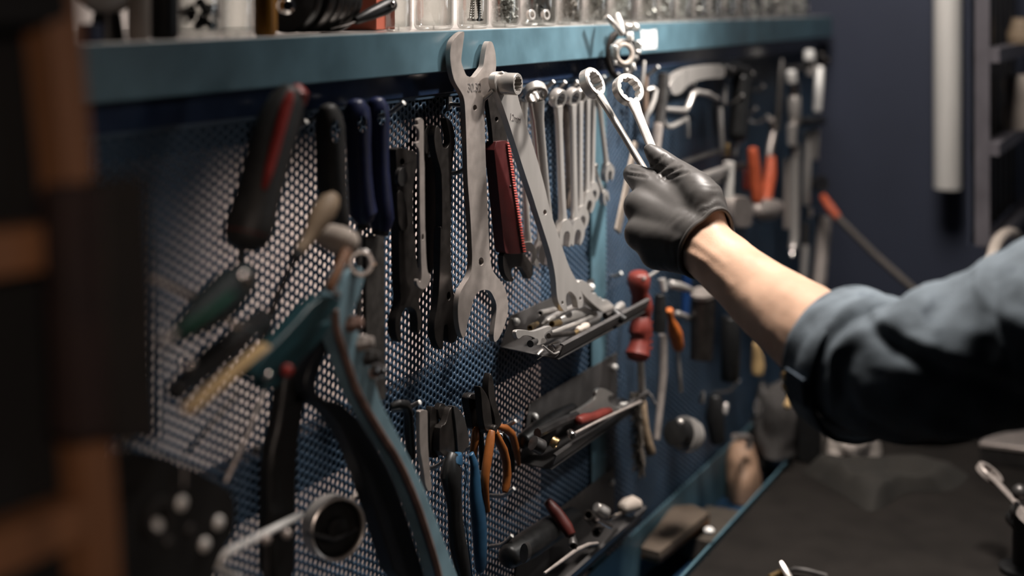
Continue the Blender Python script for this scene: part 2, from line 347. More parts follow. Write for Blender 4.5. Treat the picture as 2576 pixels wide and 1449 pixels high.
# rack on the right, its face parallel to the board
YR = -.356
rk = thing('wall_rack', 'grey steel rack with upright slats at the far right edge', 'rack', (2.1, YR, 1.3))
xa = 2.0
def xr(px, py): return P(px, py, YR)
zt_, zb_ = 1.70, xr(2452, 640).z
b = MB(); b.box((xa + .004, YR, (zt_ + zb_) / 2), .004, .010, (zt_ - zb_) / 2); b.build('post', rackm, rk)
for i in range(7):
    x = xa + .05 + i * .062; b = MB(); b.box((x, YR + .012, (zt_ + zb_) / 2), .011, .003, (zt_ - zb_) / 2); b.build('slat', gsteel, rk)
for (p0, hz) in (((2476, 138), .010), ((2466, 378), .009), ((2456, 630), .008)):
    z = xr(*p0).z; b = MB(); b.box((xa + .245, YR - .012, z), .243, .011, hz); b.build('rail', rackm, rk)
b = MB(); b.box((xa + .25, YR + .018, (zt_ + zb_) / 2), .25, .002, (zt_ - zb_) / 2); b.build('back_sheet', navy, rk)
z1 = xr(2476, 138).z + .010; z2 = xr(2466, 378).z + .009
b = MB(); c = P(2565, 88, YR - .02); b.lathe((c.x, c.y, z1), (0, 0, 1), [(0, .018), (.015, .02), (.03, .014), (.04, .012)], 16); b.build('small_box', paleh, lab='small pale lump lying on the upper rail of the rack', cat='block')
c = P(2562, 300, YR - .02); b = MB(); b.lathe((c.x, c.y, z2), (0, 0, 1), [(0, .022), (.02, .024), (.05, .02), (.07, .024), (.085, .018)], 16); b.build('paper_roll', beige, lab='pale roll standing on the lower rail of the rack', cat='roll')
# hose curving up behind the sleeve
b = MB(); YH = YR - .030; pts = chaikin([P(2484, 760, YH), P(2490, 690, YH), P(2496, 640, YH), P(2512, 600, YH), P(2538, 584, YH), P(2552, 588, YH + .006), P(2556, 592, YH + .018)], 3, False)
b.tube(pts, .0082, 12, caps=True, dome=.3); b.build('hose', beige, lab='pale bent hose hooked on the rack above the shirt sleeve', cat='hose')
# ================================================================== spanners in the middle
SRED = dict(sharp=30)
def flat_tool(mb, outline, Y, th, holes=(), it=2):
    o = chaikin(px2(outline, Y), it); h = [px2(x, Y) for x in holes]
    mb.prism(o, (0, th, 0), h)
U = Vector((1, 0, 0)); V = Vector((0, 0, 1))
# ---- the big double open-ended spanner
YB = -.0385
big = thing('open_end_wrench', 'large flat steel double open-ended wrench stamped 30.32 hanging in front of the shelf', 'wrench', P(1200, 450, YB))
ol = [(1166, 79), (1156, 84), (1148.5, 91), (1140, 101), (1136, 109), (1132.7, 128), (1132.7, 146), (1134.7, 166), (1138, 185), (1143, 202), (1149, 214), (1156.8, 226), (1163, 236), (1167, 246), (1169.5, 262), (1171, 290), (1173, 340), (1176, 450), (1180, 500), (1184, 555), (1186.5, 610), (1188, 643), (1187, 672), (1184, 688), (1178, 702), (1169, 715), (1162, 726), (1156, 740), (1153.6, 753.7), (1152, 772), (1152, 795), (1154, 815), (1157, 832), (1164, 850), (1167, 851), (1171, 843), (1176, 812), (1183, 788), (1187, 772), (1190, 757), (1195, 745), (1200, 738), (1207, 732), (1214, 729.5), (1223, 729), (1231, 731), (1236, 736), (1240, 743), (1248.5, 762), (1249, 781), (1245.5, 809), (1242, 838), (1241.5, 850), (1244, 860), (1247, 860), (1253, 855), (1262, 838), (1270, 818), (1276, 797), (1278.5, 778), (1278, 762), (1276, 748), (1273, 732), (1268, 720), (1261, 709), (1252, 698), (1245, 689), (1240, 681), (1237, 672), (1235, 662), (1232.5, 640), (1231, 622), (1229, 570), (1227, 530), (1225, 480), (1223, 430), (1221, 370), (1219.5, 320), (1218.5, 290), (1218.5, 271), (1220.5, 254), (1225, 238), (1231, 225), (1238, 213), (1242.5, 201), (1245.5, 188), (1248, 172), (1248.4, 156), (1247, 138), (1245, 126), (1242, 115), (1239, 107), (1235.5, 104), (1231, 104), (1228, 107), (1223, 119), (1219, 144), (1217, 158), (1215, 169), (1204, 182.5), (1195.4, 194.5), (1187, 195), (1180, 193), (1173, 190), (1166.4, 174), (1161, 159), (1160.5, 148), (1161.5, 138), (1165, 111), (1168, 90), (1168, 81)]
b = MB(); flat_tool(b, ol, YB, .005, [ell(1195, 271, 5, 7.5, 18), ell(1210.5, 658, 6.2, 10.5, 18)], 1)
wb = b.build('wrench_body', steel, big, bevel=.0006)
engr = mat('stamped_grey', (.21, .19, .18), .6, .6, .1, 90)
lettering('stamped_number', '30.32', .0118, P(1193.5, 221, YB - .0002), P(1212, 220.5, YB) - P(1174, 222.5, YB), V, engr, big, .0003)
# ---- flat ring and open spanner with a socket head
YC = -.052
f12 = thing('ring_end_wrench', 'flat grey wrench stamped 12mm with a raised socket ring, hanging tilted beside the big wrench', 'wrench', P(1340, 480, YC))
ol = [(1245.6, 216), (1243.5, 204), (1245.6, 191), (1252, 183), (1262, 179.5), (1276, 181), (1290, 190), (1299, 208), (1302, 238), (1309, 266), (1324, 315), (1349, 390), (1371, 472), (1377, 500), (1386, 536), (1400, 577.7), (1417, 629), (1427.7, 660), (1438, 684), (1452, 708), (1462, 729), (1467, 748), (1468, 760), (1465.5, 772), (1459, 776), (1454, 774), (1453, 766), (1452, 757), (1449, 748), (1445, 742), (1438, 734.7), (1433, 733), (1429.5, 734.7), (1425, 741), (1423.6, 750), (1424, 760.6), (1427.7, 776), (1426, 784), (1421, 785), (1414, 777), (1407, 766), (1403.6, 757), (1400.5, 740), (1398.4, 705), (1393, 670), (1385, 636), (1371, 591), (1349, 524), (1342, 500), (1325, 450), (1310, 404), (1295, 357), (1280, 310), (1268, 275), (1259, 250), (1250, 229)]
b = MB(); flat_tool(b, ol, YC, .0065, [ell(1371, 534, 4.4, 6.8, 14), ell(1415, 761.5, 3, 5, 10), ell(1460, 751, 3, 5, 10)], 1)
b.build('wrench_body', steel2, f12, bevel=.0006)
c0 = P(1262, 212, YC); rr = pr(1262, 212, YC, 28)
def star(o, d, r1, r2, n, k=0): return None
b = MB(); N = 48; dd = Vector((0, -1, 0)); cc = c0 + Vector((.0015, 0, .0005)); hs = .0155
outer0 = [(cc + Vector((rr * math.cos(a), 0, rr * math.sin(a)))) for a in [2 * math.pi * i / N for i in range(N)]]
inner = [(cc + Vector((rr * (.70 + .07 * math.cos(12 * a)) * math.cos(a), 0, rr * (.70 + .07 * math.cos(12 * a)) * math.sin(a)))) for a in [2 * math.pi * i / N for i in range(N)]]
b.loft([outer0, [p + dd * hs for p in outer0], [cc + (p - cc) * .95 + dd * (hs + .001) for p in outer0], [p + dd * (hs + .001) for p in inner], [p + dd * .001 for p in inner]], False)
b.add([p + dd * .001 for p in inner], [tuple(range(N))])
b.build('socket_ring', steel2, f12, sharp=50)
b = MB(); b.ball(P(1263, 186, YC - .001), .0028, 10, 6); b.build('rivet', steel2, f12)
lettering('stamped_size', '12mm', .0095, P(1296, 298, YC - .0002), P(1309, 300, YC) - P(1284, 293, YC), Vector((.25, 0, 1)), engr, f12, .0003)
# ---- red ribbed-grip cone spanner behind it
YRd = -.022
rd = thing('cone_wrench', 'black wrench with a red ribbed-edge grip and open jaw, behind the tilted 12mm wrench', 'wrench', P(1280, 480, YRd))
b = MB(); flat_tool(b, [(1226, 240), (1222, 225), (1230, 210), (1250, 204), (1264, 212), (1268, 240), (1272, 300), (1278, 360), (1280, 380), (1242, 380), (1237, 320), (1231, 280)], YRd, .005, [ell(1249.5, 300, 4, 6, 12)], 1)
b.build('blade', dsteel, rd, bevel=.0005)
b = MB(); flat_tool(b, [(1266, 640), (1265.5, 655), (1266.5, 672), (1270, 690), (1279.6, 704), (1287, 710), (1292, 708), (1293, 702), (1287, 694), (1286, 685), (1288, 676), (1295, 672), (1303.7, 671), (1311, 672), (1316, 678), (1324, 691), (1328, 701), (1333, 702), (1338, 697), (1341, 688), (1341, 676), (1339, 666), (1333, 655), (1325, 646), (1319, 636), (1300, 628), (1275, 630)], YRd, .006, [], 1)
b.build('open_jaw', dsteel, rd, bevel=.0006)
b = MB(); flat_tool(b, [(1241, 357), (1270, 353), (1280, 356), (1285, 380), (1300, 500), (1313, 580), (1322, 630), (1319, 638), (1275, 640), (1269, 628), (1260, 540), (1250, 440)], YRd - .003, .011, [], 1)
b.build('grip', mat('deep_red_grip', (.050, .006, .006), .45, 0, .2, 90), rd, bevel=.0012)
b = MB()
for i in range(42):
    t = i / 41; p = P(1279 + 40 * t ** 1.05, 361 + 272 * t, YRd - .0045); b.tube([p + Vector((-.0026, 0, .0004)), p + Vector((.0026, 0, -.0004))], .00095, 6, dome=.6)
b.build('ribs', redl, rd)
for q in ((1283, 469), (1302, 574)):
    b = MB(); b.ball(P(*q, YRd - .003), .0014, 8, 5); b.build('rivet', dsteel, rd)
# ---- combination spanners
def frame2(pt, pb, nrm):
    d = (pb - pt); L = d.length; d.normalize(); n = Vector(nrm); n = (n - d * n.dot(d)).normalized(); s = d.cross(n); return d, s, n, L
def spanner(name, lab, pt, pb, nrm, ro, jw, sw, th, m, group=None, tilt=14, thead=None, ring_both=False, ratchet=False):
    """ring at pt, open jaw at pb; ro ring radius, jw jaw half width, sw shank half width, th thickness (metres)"""
    d, s, n, L = frame2(pt, pb, nrm); b = MB(); th2 = thead or th * 1.35
    def ringend(c, dd):
        tl = math.radians(tilt); dn = (n * math.cos(tl) + dd * math.sin(tl)).normalized(); de = (dd - dn * dn.dot(dd)).normalized(); se = de.cross(dn)
        N = 36; A = [2 * math.pi * i / N for i in range(N)]
        o = [c + de * (ro * math.cos(a)) + se * (ro * math.sin(a)) for a in A]
        i_ = [c + de * (ro * (.66 + .05 * math.cos(12 * a)) * math.cos(a)) + se * (ro * (.66 + .05 * math.cos(12 * a)) * math.sin(a)) for a in A]
        h = th2 / 2
        b.loft([[p - dn * h * .75 for p in o], [p + dn * h * .75 for p in o], [c + (p - c) * .93 + dn * h for p in o], [p + dn * h for p in i_], [p - dn * h for p in i_], [c + (p - c) * .93 - dn * h for p in o]], False, True)
        if ratchet:
            for q in range(14):
                a = q / 14 * 2 * math.pi; pp = c + de * (ro * .80 * math.cos(a)) + se * (ro * .80 * math.sin(a)); b.ball(pp + dn * h, ro * .05, 6, 4)
    ringend(pt, d)
    if ring_both: ringend(pb, -d); e = L - ro * .8
    else: e = L - jw * 1.1
    K = 14; st = []
    for i in range(9):
        t = i / 8; x = ro * .82 + (e - ro * .82) * t; flare = max(0, 1 - t * 7) * .45 + max(0, (t - .86) / .14) * .6
        wv = sw * (1 + flare) ; hv = th / 2 * (1 - .12 * math.sin(math.pi * t))
        off = 0; c = pt + d * x
        ring = []
        for q in range(K):
            a = 2 * math.pi * q / K; ca, sa = math.cos(a), math.sin(a)
            ring.append(c + s * (wv * math.copysign(abs(ca) ** .55, ca)) + n * (hv * math.copysign(abs(sa) ** .75, sa)))
        st.append(ring)
    b.loft(st)
    if not ring_both:
        j = jw
        prof = [(-1.55, -.42), (-1.2, -.62), (-.75, -.95), (-.2, -1.08), (.35, -1.0), (.85, -.78), (1.02, -.62), (.98, -.5), (.1, -.52), (-.32, -.42), (-.5, 0), (-.32, .38), (.1, .48), (1.12, .40), (1.2, .52), (.95, .82), (.4, 1.03), (-.2, 1.06), (-.75, .92), (-1.2, .6), (-1.55, .42)]
        an = math.radians(15); pp = []
        for x, y in prof:
            k = 0 if x < -1 else 1
            xr_, yr_ = (x * math.cos(an * k) - y * math.sin(an * k), x * math.sin(an * k) + y * math.cos(an * k)); pp.append(pb + d * (xr_ * j) + s * (yr_ * j) - n * th2 / 2)
        b.prism(chaikin(pp, 2), n * th2)
    o = b.build(name, m, None, bevel=0, sharp=32, lab=lab, cat='wrench', group=group); return o
NB = Vector((0, -1, 0))
def hang(lab, t, bt, Y, ro, jw, sw, th, m=steel2, tilt=14, Y2=None, nrm=(-.25, -1, .05), group='combination wrenches on the row of hooks'):
    pt = P(t[0], t[1], Y); pb = P(bt[0], bt[1], Y if Y2 is None else Y2)
    k = depth(pt) / FPX
    return spanner('combination_wrench', lab, pt, pb, nrm, ro * k, jw * k, sw * k, th, m, group, tilt)
hang('polished combination wrench with an edge-on ring, right of the raised socket ring', (1347, 232), (1382, 632), -.034, 30, 30, 15, .0075, tilt=32, nrm=(-.75, -.66, .1), group=None)
hang('thin chrome wrench half hidden behind the tilted 12mm wrench, its jaw below the red grip', (1342, 250), (1366, 640), -.014, 24, 28, 10, .006, nrm=(-.6, -.8, 0), group=None)
hang('narrow rusty-edged wrench hanging behind the red grip', (1316, 240), (1327, 640), -.010, 20, 22, 8, .006, nrm=(-.8, -.6, 0), group=None)
hang('tallest combination wrench of the row, first on the left with its jaw lowest', (1403, 247), (1417, 592), -.030, 25, 27, 9.5, .007)
hang('dark brownish combination wrench, second of the row from the left', (1424, 252), (1433, 500), -.014, 22, 22, 8, .007, m=mat('tarnished_steel', (.27, .225, .19), .35, .95, .2, 60))
hang('third combination wrench of the row, its jaw just right of the tallest one', (1440, 244), (1446, 588), -.030, 24, 26, 8.5, .0065)
hang('fourth combination wrench of the row, its jaw behind and right of the third', (1459, 240), (1459, 552), -.030, 20, 23, 7.5, .006)
hang('fifth combination wrench of the row, counted from the left', (1478, 236), (1476, 512), -.030, 17, 21, 7, .006)
hang('sixth combination wrench of the row, beside the blue post', (1494, 230), (1489, 486), -.030, 16, 19, 6, .0055)
hang('short slanting combination wrench at the right end of the row, jaw beside the blue post', (1506, 250), (1528, 436), -.034, 14, 18, 6.2, .0055)
hang('small dark wrench with a bright square tip in front of the blue post', (1494, 420), (1519, 497), -.020, 10, 15, 5, .005, nrm=(-.2, -1, .2), group=None)
# ---- black tools left of the big spanner
def ft(name, lab, cat, parts, Y, group=None):
    t = None
    for i, (nm, m, ol, th, holes, it, dy) in enumerate(parts):
        if t is None: t = thing(name, lab, cat, P(ol[0][0], ol[0][1], Y), group)
        b = MB(); flat_tool(b, ol, Y + dy, th, holes, it); b.build(nm, m, t, bevel=min(.0012, th * .12))
    return t
def Z(l, sx, sy, k): return [(sx + a / k, sy + c / k) for a, c in l]
# open wrench with curved jaws at both ends
ol = Z([(625, 170), (600, 240), (590, 330), (600, 430), (625, 560), (665, 690), (685, 800), (690, 1449)], 970, 280, 4.83) + Z([(610, 30), (600, 480), (590, 760), (570, 960), (545, 1080), (535, 1180), (550, 1300), (590, 1390), (622, 1410), (640, 1370), (640, 1230), (650, 1120), (690, 1130), (690, 1290), (720, 1330), (760, 1330), (800, 1260), (810, 1150), (795, 980), (770, 840), (740, 720), (725, 560), (722, 300), (722, 60)], 970, 560, 4.39) + Z([(800, 1300), (800, 1000), (800, 760), (815, 600), (835, 480), (845, 380), (840, 280), (825, 180), (790, 110), (745, 75), (738, 95), (760, 200), (780, 290), (785, 380), (760, 430), (720, 460), (690, 420), (680, 300), (660, 210), (640, 175)], 970, 280, 4.83)
ft('open_end_wrench', 'black double open-ended wrench hanging directly left of the big steel wrench', 'wrench', [('wrench_body', dsteel, ol, .007, [ell(1129, 745, 4.5, 11, 14)], 1, 0)], -.026)
# raised lip of its upper jaw
# dark adjustable pliers / old wrench further left
ol = Z([(125, 470), (160, 445), (215, 440), (260, 465), (300, 480), (350, 475), (375, 520), (400, 560), (390, 640), (370, 720), (350, 820), (335, 930), (335, 1100), (335, 1449)], 970, 280, 4.83) + Z([(330, 150), (335, 400), (400, 700), (430, 740), (400, 790), (365, 860), (380, 950), (398, 1040), (395, 1140), (375, 1230), (355, 1200), (355, 1080), (340, 980), (310, 950), (260, 920), (215, 950), (180, 1020), (162, 1120), (170, 1230), (180, 1310), (160, 1330), (125, 1270), (108, 1160), (112, 1060), (140, 980), (160, 900), (172, 820), (160, 720), (150, 400), (145, 60)], 970, 560, 4.39) + Z([(145, 1300), (135, 1050), (140, 900), (140, 740), (130, 600)], 970, 280, 4.83)
ft('slip_joint_pliers', 'old black slip-joint pliers hanging closed beside the blue screwdriver handles', 'pliers',
   [('jaw', dsteel, ol, .008, [ell(1012, 407, 6, 9, 12)], 1, 0),
    ('handle', gsteel, Z([(150, 860), (160, 740), (190, 690), (230, 670), (265, 740), (270, 850), (240, 900), (190, 920)], 970, 280, 4.83), .004, [], 2, -.004),
    ('handle', dsteel, Z([(150, 950), (215, 980), (245, 1080), (260, 1200), (280, 1449), (165, 1449), (140, 1150)], 970, 280, 4.83), .004, [], 1, -.003)], -.026)
ol = Z([(385, 110), (410, 85), (435, 80), (460, 110), (465, 200), (465, 400), (465, 560), (475, 640), (475, 900), (480, 1449)], 970, 280, 4.83) + Z([(440, 100), (445, 300), (455, 480), (470, 560), (495, 565), (500, 610), (480, 670), (455, 720), (415, 738), (380, 725), (350, 690), (342, 650), (358, 615), (375, 660), (395, 640), (400, 560), (392, 400), (385, 60)], 970, 560, 4.39) + Z([(418, 1300), (415, 800), (412, 640), (412, 460), (372, 420), (365, 375), (400, 375), (412, 330), (408, 220), (378, 200), (370, 170), (395, 165), (400, 140)], 970, 280, 4.83)
ft('spoke_key', 'thin pale steel multi-notch bike key between the black pliers and black wrench', 'key', [('key_body', steel, ol, .003, [ell(1063.5, 596, 3, 8, 12)], 1, 0)], -.040)
ol = Z([(480, 620), (470, 450), (462, 300), (490, 210), (525, 165), (550, 190), (545, 300), (530, 420), (540, 560), (640, 640), (690, 800), (690, 1449)], 970, 280, 4.83) + Z([(610, 60), (600, 400), (560, 470), (545, 470), (500, 560), (480, 560), (450, 300)], 970, 560, 4.39) + Z([(490, 1449), (485, 900)], 970, 280, 4.83)
ft('cutter', 'black cutter with a worn pointed jaw hidden behind the pale bike key', 'cutter', [('cutter_body', dsteel, ol, .008, [], 1, 0)], -.012)
# ================================================================== hooks
def hook(lab, base, bend, tip, r=.0021, plate=True):
    pb = P(base[0], base[1], .0); X = pb.x
    pc = PX(bend[0], bend[1], X); pt_ = PX(tip[0], tip[1], X)
    t = thing('peg_hook', lab, 'hook', pb, 'wire hooks on the tool board')
    b = MB(); k = .35
    pts = [pb + Vector((0, -.001, 0)), pb.lerp(pc, .5), pc.lerp(pb, k), pc.lerp(pb, k * .45) + (pt_ - pc) * .04, pc.lerp(pt_, .18) + (pb - pc) * .03, pc.lerp(pt_, .36), pt_]
    b.tube(pts, r, 12); b.build('wire', wire, t)
    dv = (pt_ - pc).normalized(); b = MB(); b.lathe(pt_ - dv * .0004, dv, [(0, r * 1.02), (.0008, r * 1.02), (.0011, r * .8)], 14); o = b.build('cut_end', cutend, t)
    if plate:
        b = MB(); b.box(pb + Vector((0, -.0012, .003)), .0035, .0012, .008); b.build('clip', wire, t, bevel=.0006)
    return t
HK = [
 ('hook through the lower hole of the stamped 30.32 wrench neck', (1128, 262), (1197, 267), (1241, 229)),
 ('hook carrying the pale bike key', (1050, 397), (1078, 393), (1107, 366)),
 ('hook beside the big steel wrench shank, tip near its left edge', (1112, 438), (1157, 435), (1189, 408)),
 ('hook behind the rightmost blue screwdriver handle, tip against the light perforated sheet', (920, 297), (974, 290), (1016, 259)),
 ('hook through the black handle with a red stripe', (715, 328), (748, 325), (771, 306)),
 ('hook through the black screwdriver handle', (755, 306), (788, 302), (811, 279)),
 ('hook through the left blue screwdriver handle', (850, 290), (880, 285), (902, 264)),
 ('hook above the pale thin steel bar at the lower pliers', (985, 1032), (1020, 1030), (1056, 1012)),
 ('hook in front of the thick black and blue plier handle', (1062, 1180), (1094, 1177), (1120, 1159)),
 ('hook between the blue cutter jaws and the orange grips', (1135, 1134), (1172, 1132), (1199, 1116)),
 ('hook holding the pointed orange-handled pliers', (1246, 1078), (1266, 1077), (1297, 1059)),
 ('bare hook under the orange plier grip', (1229, 1246), (1266, 1249), (1293, 1229)),
 ('lowest bare hook beside the blue plier handle', (1230, 1374), (1263, 1372), (1288, 1348)),
 ('small hook above the round chrome band wrench', (895, 1312), (924, 1309), (951, 1293)),
 ('hook just right of the raised socket ring', (1285, 248), (1307, 243), (1328, 217)),
 ('hook through the edge-on polished wrench ring', (1322, 234), (1343, 231), (1361, 215)),
 ('hook above the tallest combination wrench, left one of the pair', (1320, 240), (1356, 235), (1393, 205)),
 ('hook above the tallest combination wrench, right one of the pair', (1358, 243), (1392, 238), (1422, 206)),
 ('hook carrying the third combination wrench', (1392, 240), (1427, 233), (1453, 205)),
 ('hook carrying the fourth combination wrench', (1420, 238), (1444, 232), (1461, 212)),
 ('hook right of the held wrench ring, leftmost of four short tips', (1468, 222), (1490, 215), (1508, 192)),
 ('hook right of the held wrench ring, second of four short tips', (1482, 220), (1503, 213), (1520, 192)),
 ('hook right of the held wrench ring, third of four short tips', (1494, 215), (1516, 210), (1540, 190)),
 ('hook touching the held ratchet ring, last of four short tips', (1518, 208), (1537, 204), (1556, 186)),
 ('long hook below the white paper sticker', (1588, 202), (1624, 194), (1656, 168)),
 ('hook under the chrome saw frame', (1695, 232), (1716, 231), (1748, 209)),
 ('upper hook across the black saw grip', (1838, 208), (1870, 205), (1894, 183)),
 ('middle hook across the black saw grip', (1795, 261), (1840, 262), (1868, 240)),
 ('hook with a pale tip to the right of the black saw grip', (1890, 226), (1905, 228), (1921, 216)),
 ('bare hook tip below and right of the black saw grip', (1875, 285), (1889, 286), (1902, 272)),
 ('hook above the orange hammer handles', (1884, 304), (1907, 311), (1932, 292)),
 ('hook over the dark round clamp near the bench', (1795, 988), (1838, 984), (1858, 957)),
 ('hook just left of the red finger-grip handle', (1535, 695), (1550, 695), (1563, 687)),
]
for h in HK: hook(*h, plate=h[1][0] in (1128, 920))
# ================================================================== trays
def tray(lab, X0, X1, Zf, Yl, lh, bh, slope=0.0, out=.006):
    t = thing('parts_tray', lab, 'tray', ((X0 + X1) / 2, -.03, Zf), 'grey trays on the tool board')
    th = .0014; zb = Zf; zfr = Zf - slope
    def sheet(nm, a, c, off=(0, 0)):
        n = Vector((0, -(c[1] - a[1]), c[0] - a[0])).normalized() * th
        b = MB(); b.prism([(X0 + off[0], a[0], a[1]), (X1, a[0], a[1]), (X1, c[0], c[1]), (X0 + off[1], c[0], c[1])], n); return b.build(nm, traym, t, bevel=.0004)
    sheet('back_plate', (-.003, zb), (-.003, zb + bh), (0, .022))
    sheet('floor_plate', (-.003, zb), (Yl, zfr))
    b = MB(); rr = .004
    pts = [Vector((0, Yl + rr, zfr)), Vector((0, Yl + rr * .3, zfr + rr * .3)), Vector((0, Yl - out * .3, zfr + rr)), Vector((0, Yl - out, zfr + lh)), Vector((0, Yl - out + .002, zfr + lh + .0012)), Vector((0, Yl - out + .0035, zfr + lh - .0005))]
    pr_ = pts + [p + Vector((0, .0016, .0004)) for p in reversed(pts)]
    b.loft([[p + Vector((X0, 0, 0)) for p in pr_], [p + Vector((X1, 0, 0)) for p in pr_]]); b.build('front_lip', traym, t)
    for x in (X0 + .03, X1 - .012):
        b = MB(); b.ball((x, -.006, zb + bh * .72), .0042, 12, 6); b.build('bolt', cutend, t)
    return t
p0 = P(1258, 872, -.003); XT0 = p0.x; pf = PX(1405, 903, XT0); pl = PX(1412, 868, XT0)
T1Z, T1F, T1L, T1Y = p0.z, pf.z, pl.z - pf.z, pf.y
XT1 = P(1630, 757, pl.y).x
tray('upper grey sheet-steel tray heaped with small parts below the tilted 12mm wrench', XT0, XT1, T1Z, T1Y, T1L, P(1277, 797, -.003).z - T1Z, T1Z - T1F)
p0 = P(1306, 1163, -.003); X20 = p0.x; pf = PX(1387, 1180, X20); pl = PX(1391, 1145, X20)
T2Z, T2F, T2L, T2Y = p0.z, pf.z, pl.z - pf.z, pf.y
X21 = P(1626, 997, pl.y).x
t2 = tray('middle grey tray with a red-handled tool and a pale open wrench in it', X20, X21, T2Z, T2Y, T2L, .055, T2Z - T2F)
b = MB(); b.tube(chaikin([PX(1624, 998, X21), PX(1630, 991, X21), PX(1638, 994, X21), PX(1644, 1008, X21), PX(1652, 1020, X21)], 2, False), .0016, 8); b.build('curled_end', traym, t2)
T3L = P(1627, 1272, T2Y - .006); T3Z = T3L.z - T2L
tray('lowest grey tray full of dark sockets and handles above the trough', X20 - .02, T3L.x, T3Z, T2Y, T2L, .055, .002)
# ---- things in the upper tray
def ptube(name, lab, cat, pts, m, group=None, n=14, dome=0, ref=None, parent=None, sharp=35):
    b = MB(); b.tube([P(a, c, y) for a, c, y, r in pts], [(pr(a, c, y, r) if not isinstance(r, tuple) else (pr(a, c, y, r[0]), pr(a, c, y, r[1]))) for a, c, y, r in pts], n, ref, dome=dome)
    return b.build(name, m, parent, lab=lab, cat=cat, group=group, sharp=sharp)
def zz(l, ox, oy, k): return [(ox + a / k, oy + c / k) for a, c in l]
Y1 = -.040
b = MB(); flat_tool(b, zz([(350, 830), (370, 800), (430, 792), (520, 800), (600, 822), (720, 790), (870, 728), (920, 762), (870, 815), (805, 850), (792, 905), (832, 955), (815, 1000), (740, 1028), (668, 1032), (690, 968), (640, 918), (560, 888), (470, 884), (432, 918), (385, 942), (360, 890)], 1240, 700, 6.13), Y1 - .012, .004, [], 1)
b.build('wrench_head', steel2, bevel=.0006, lab='short pale open-jaw wrench lying at the near left end of the upper tray', cat='wrench')
def socket(lab, a, c, ra, rb, Y, m, cat='socket', name='socket'):
    pa, pc = P(a[0], a[1], Y), P(c[0], c[1], Y + .006); d = pc - pa; L = d.length; r1, r2 = pr(a[0], a[1], Y, ra), pr(c[0], c[1], Y, rb)
    b = MB(); b.lathe(pa, d, [(L * .35, r1 * .5), (0, r1 * .62), (-.0003, r1 * .72), (0, r1 * .95), (L * .06, r1), (L * .55, r1), (L * .62, r2), (L * .97, r2), (L, r2 * .9)], 20)
    return b.build(name, m, lab=lab, cat=cat, sharp=40)
socket('small steel socket behind the tray pile, lying left of the knurled bar', (1359, 788), (1395, 780), 8, 8, Y1 + .02, steel2)
ptube('knurled_bar', 'pale knurled bar lying diagonally across the upper tray', 'bar', [(1364, 817, Y1 + .008, 4), (1380, 803, Y1 + .008, 8), (1400, 793, Y1 + .010, 8), (1418, 783, Y1 + .012, 7), (1455, 768, Y1 + .014, 8)], steel2, dome=.5)
socket('brass fitting with a ridge, farthest left in the upper tray', (1333, 825), (1352, 814), 8, 6, Y1 + .012, brass, 'fitting', 'fitting')
socket('brass-toned hollow spacer lying on the pile in the middle of the upper tray', (1388, 815), (1408, 811), 8, 9, Y1 - .004, brass, 'spacer', 'spacer')
ptube('flat_key', 'long flat steel key in the upper tray, above the black stub', 'key', [(1388, 838, Y1 - .012, (2.5, 6)), (1420, 825, Y1 - .010, (3, 6)), (1465, 808, Y1 - .006, (3, 6)), (1500, 792, Y1 - .004, (2.5, 6))], steel2)
ptube('broad_lever', 'broad bright lever under the open hook of the 12mm wrench', 'lever', [(1410, 806, Y1, (5, 9)), (1440, 795, Y1, (7, 14)), (1470, 785, Y1, (8, 13)), (1500, 792, Y1, (4, 8))], steel2, dome=.5)
ptube('hex_stub', 'black round stub with a copper tip at the lip of the upper tray', 'stub', [(1380, 845, Y1 - .018, 7), (1410, 842, Y1 - .018, 7), (1442, 838, Y1 - .018, 6.5)], dsteel)
ptube('copper_tip', 'copper coloured ferrule beside the black stub', 'ferrule', [(1443, 839, Y1 - .018, 6), (1452, 834, Y1 - .018, 6)], brass)
ptube('fitting', 'yellowish ridged fitting against the lip of the upper tray', 'fitting', [(1452, 831, Y1 - .016, 7), (1458, 828, Y1 - .016, 9), (1462, 826, Y1 - .016, 7), (1470, 822, Y1 - .014, 10), (1477, 819, Y1 - .014, 8)], beige, dome=.3)
ptube('spring', 'dark coiled spring at the lip of the upper tray', 'spring', [(1478, 815, Y1 - .014, 8), (1484, 812, Y1 - .014, 9.5), (1488, 810, Y1 - .014, 8), (1493, 808, Y1 - .014, 9.5), (1497, 806, Y1 - .014, 8), (1503, 803, Y1 - .014, 9)], gsteel)
socket('chrome socket standing at the near front corner of the upper tray', (1386, 877), (1405, 868), 12, 12, Y1 - .022, chrome)
ptube('hex_key', 'small bent hex key at the near corner of the upper tray', 'hex key', [(1365, 869, Y1 - .03, 2.6), (1378, 880, Y1 - .03, 2.6), (1390, 889, Y1 - .03, 2.6), (1396, 890, Y1 - .03, 2.6), (1406, 885, Y1 - .03, 2.6)], steel2, n=6)
ptube('cut_screw', 'small bright screw hanging off the near edge of the upper tray', 'screw', [(1352, 893, Y1 - .014, 3), (1357, 887, Y1 - .014, 4), (1364, 881, Y1 - .014, 4)], steel2)
ptube('black_nut', 'dark round nut under the jaw of the short wrench', 'nut', [(1334, 865, Y1 - .012, 9), (1346, 858, Y1 - .010, 9)], gsteel)
ptube('twig_wire', 'thin dark stray wire hanging from the near edge of the upper tray', 'wire', [(1390, 892, Y1 - .02, .8), (1365, 896, Y1 - .02, 1), (1352, 905, Y1 - .018, .9), (1335, 925, Y1 - .01, .8), (1332, 950, Y1 - .008, .8), (1336, 985, Y1 - .008, .7)], dsteel, n=6)
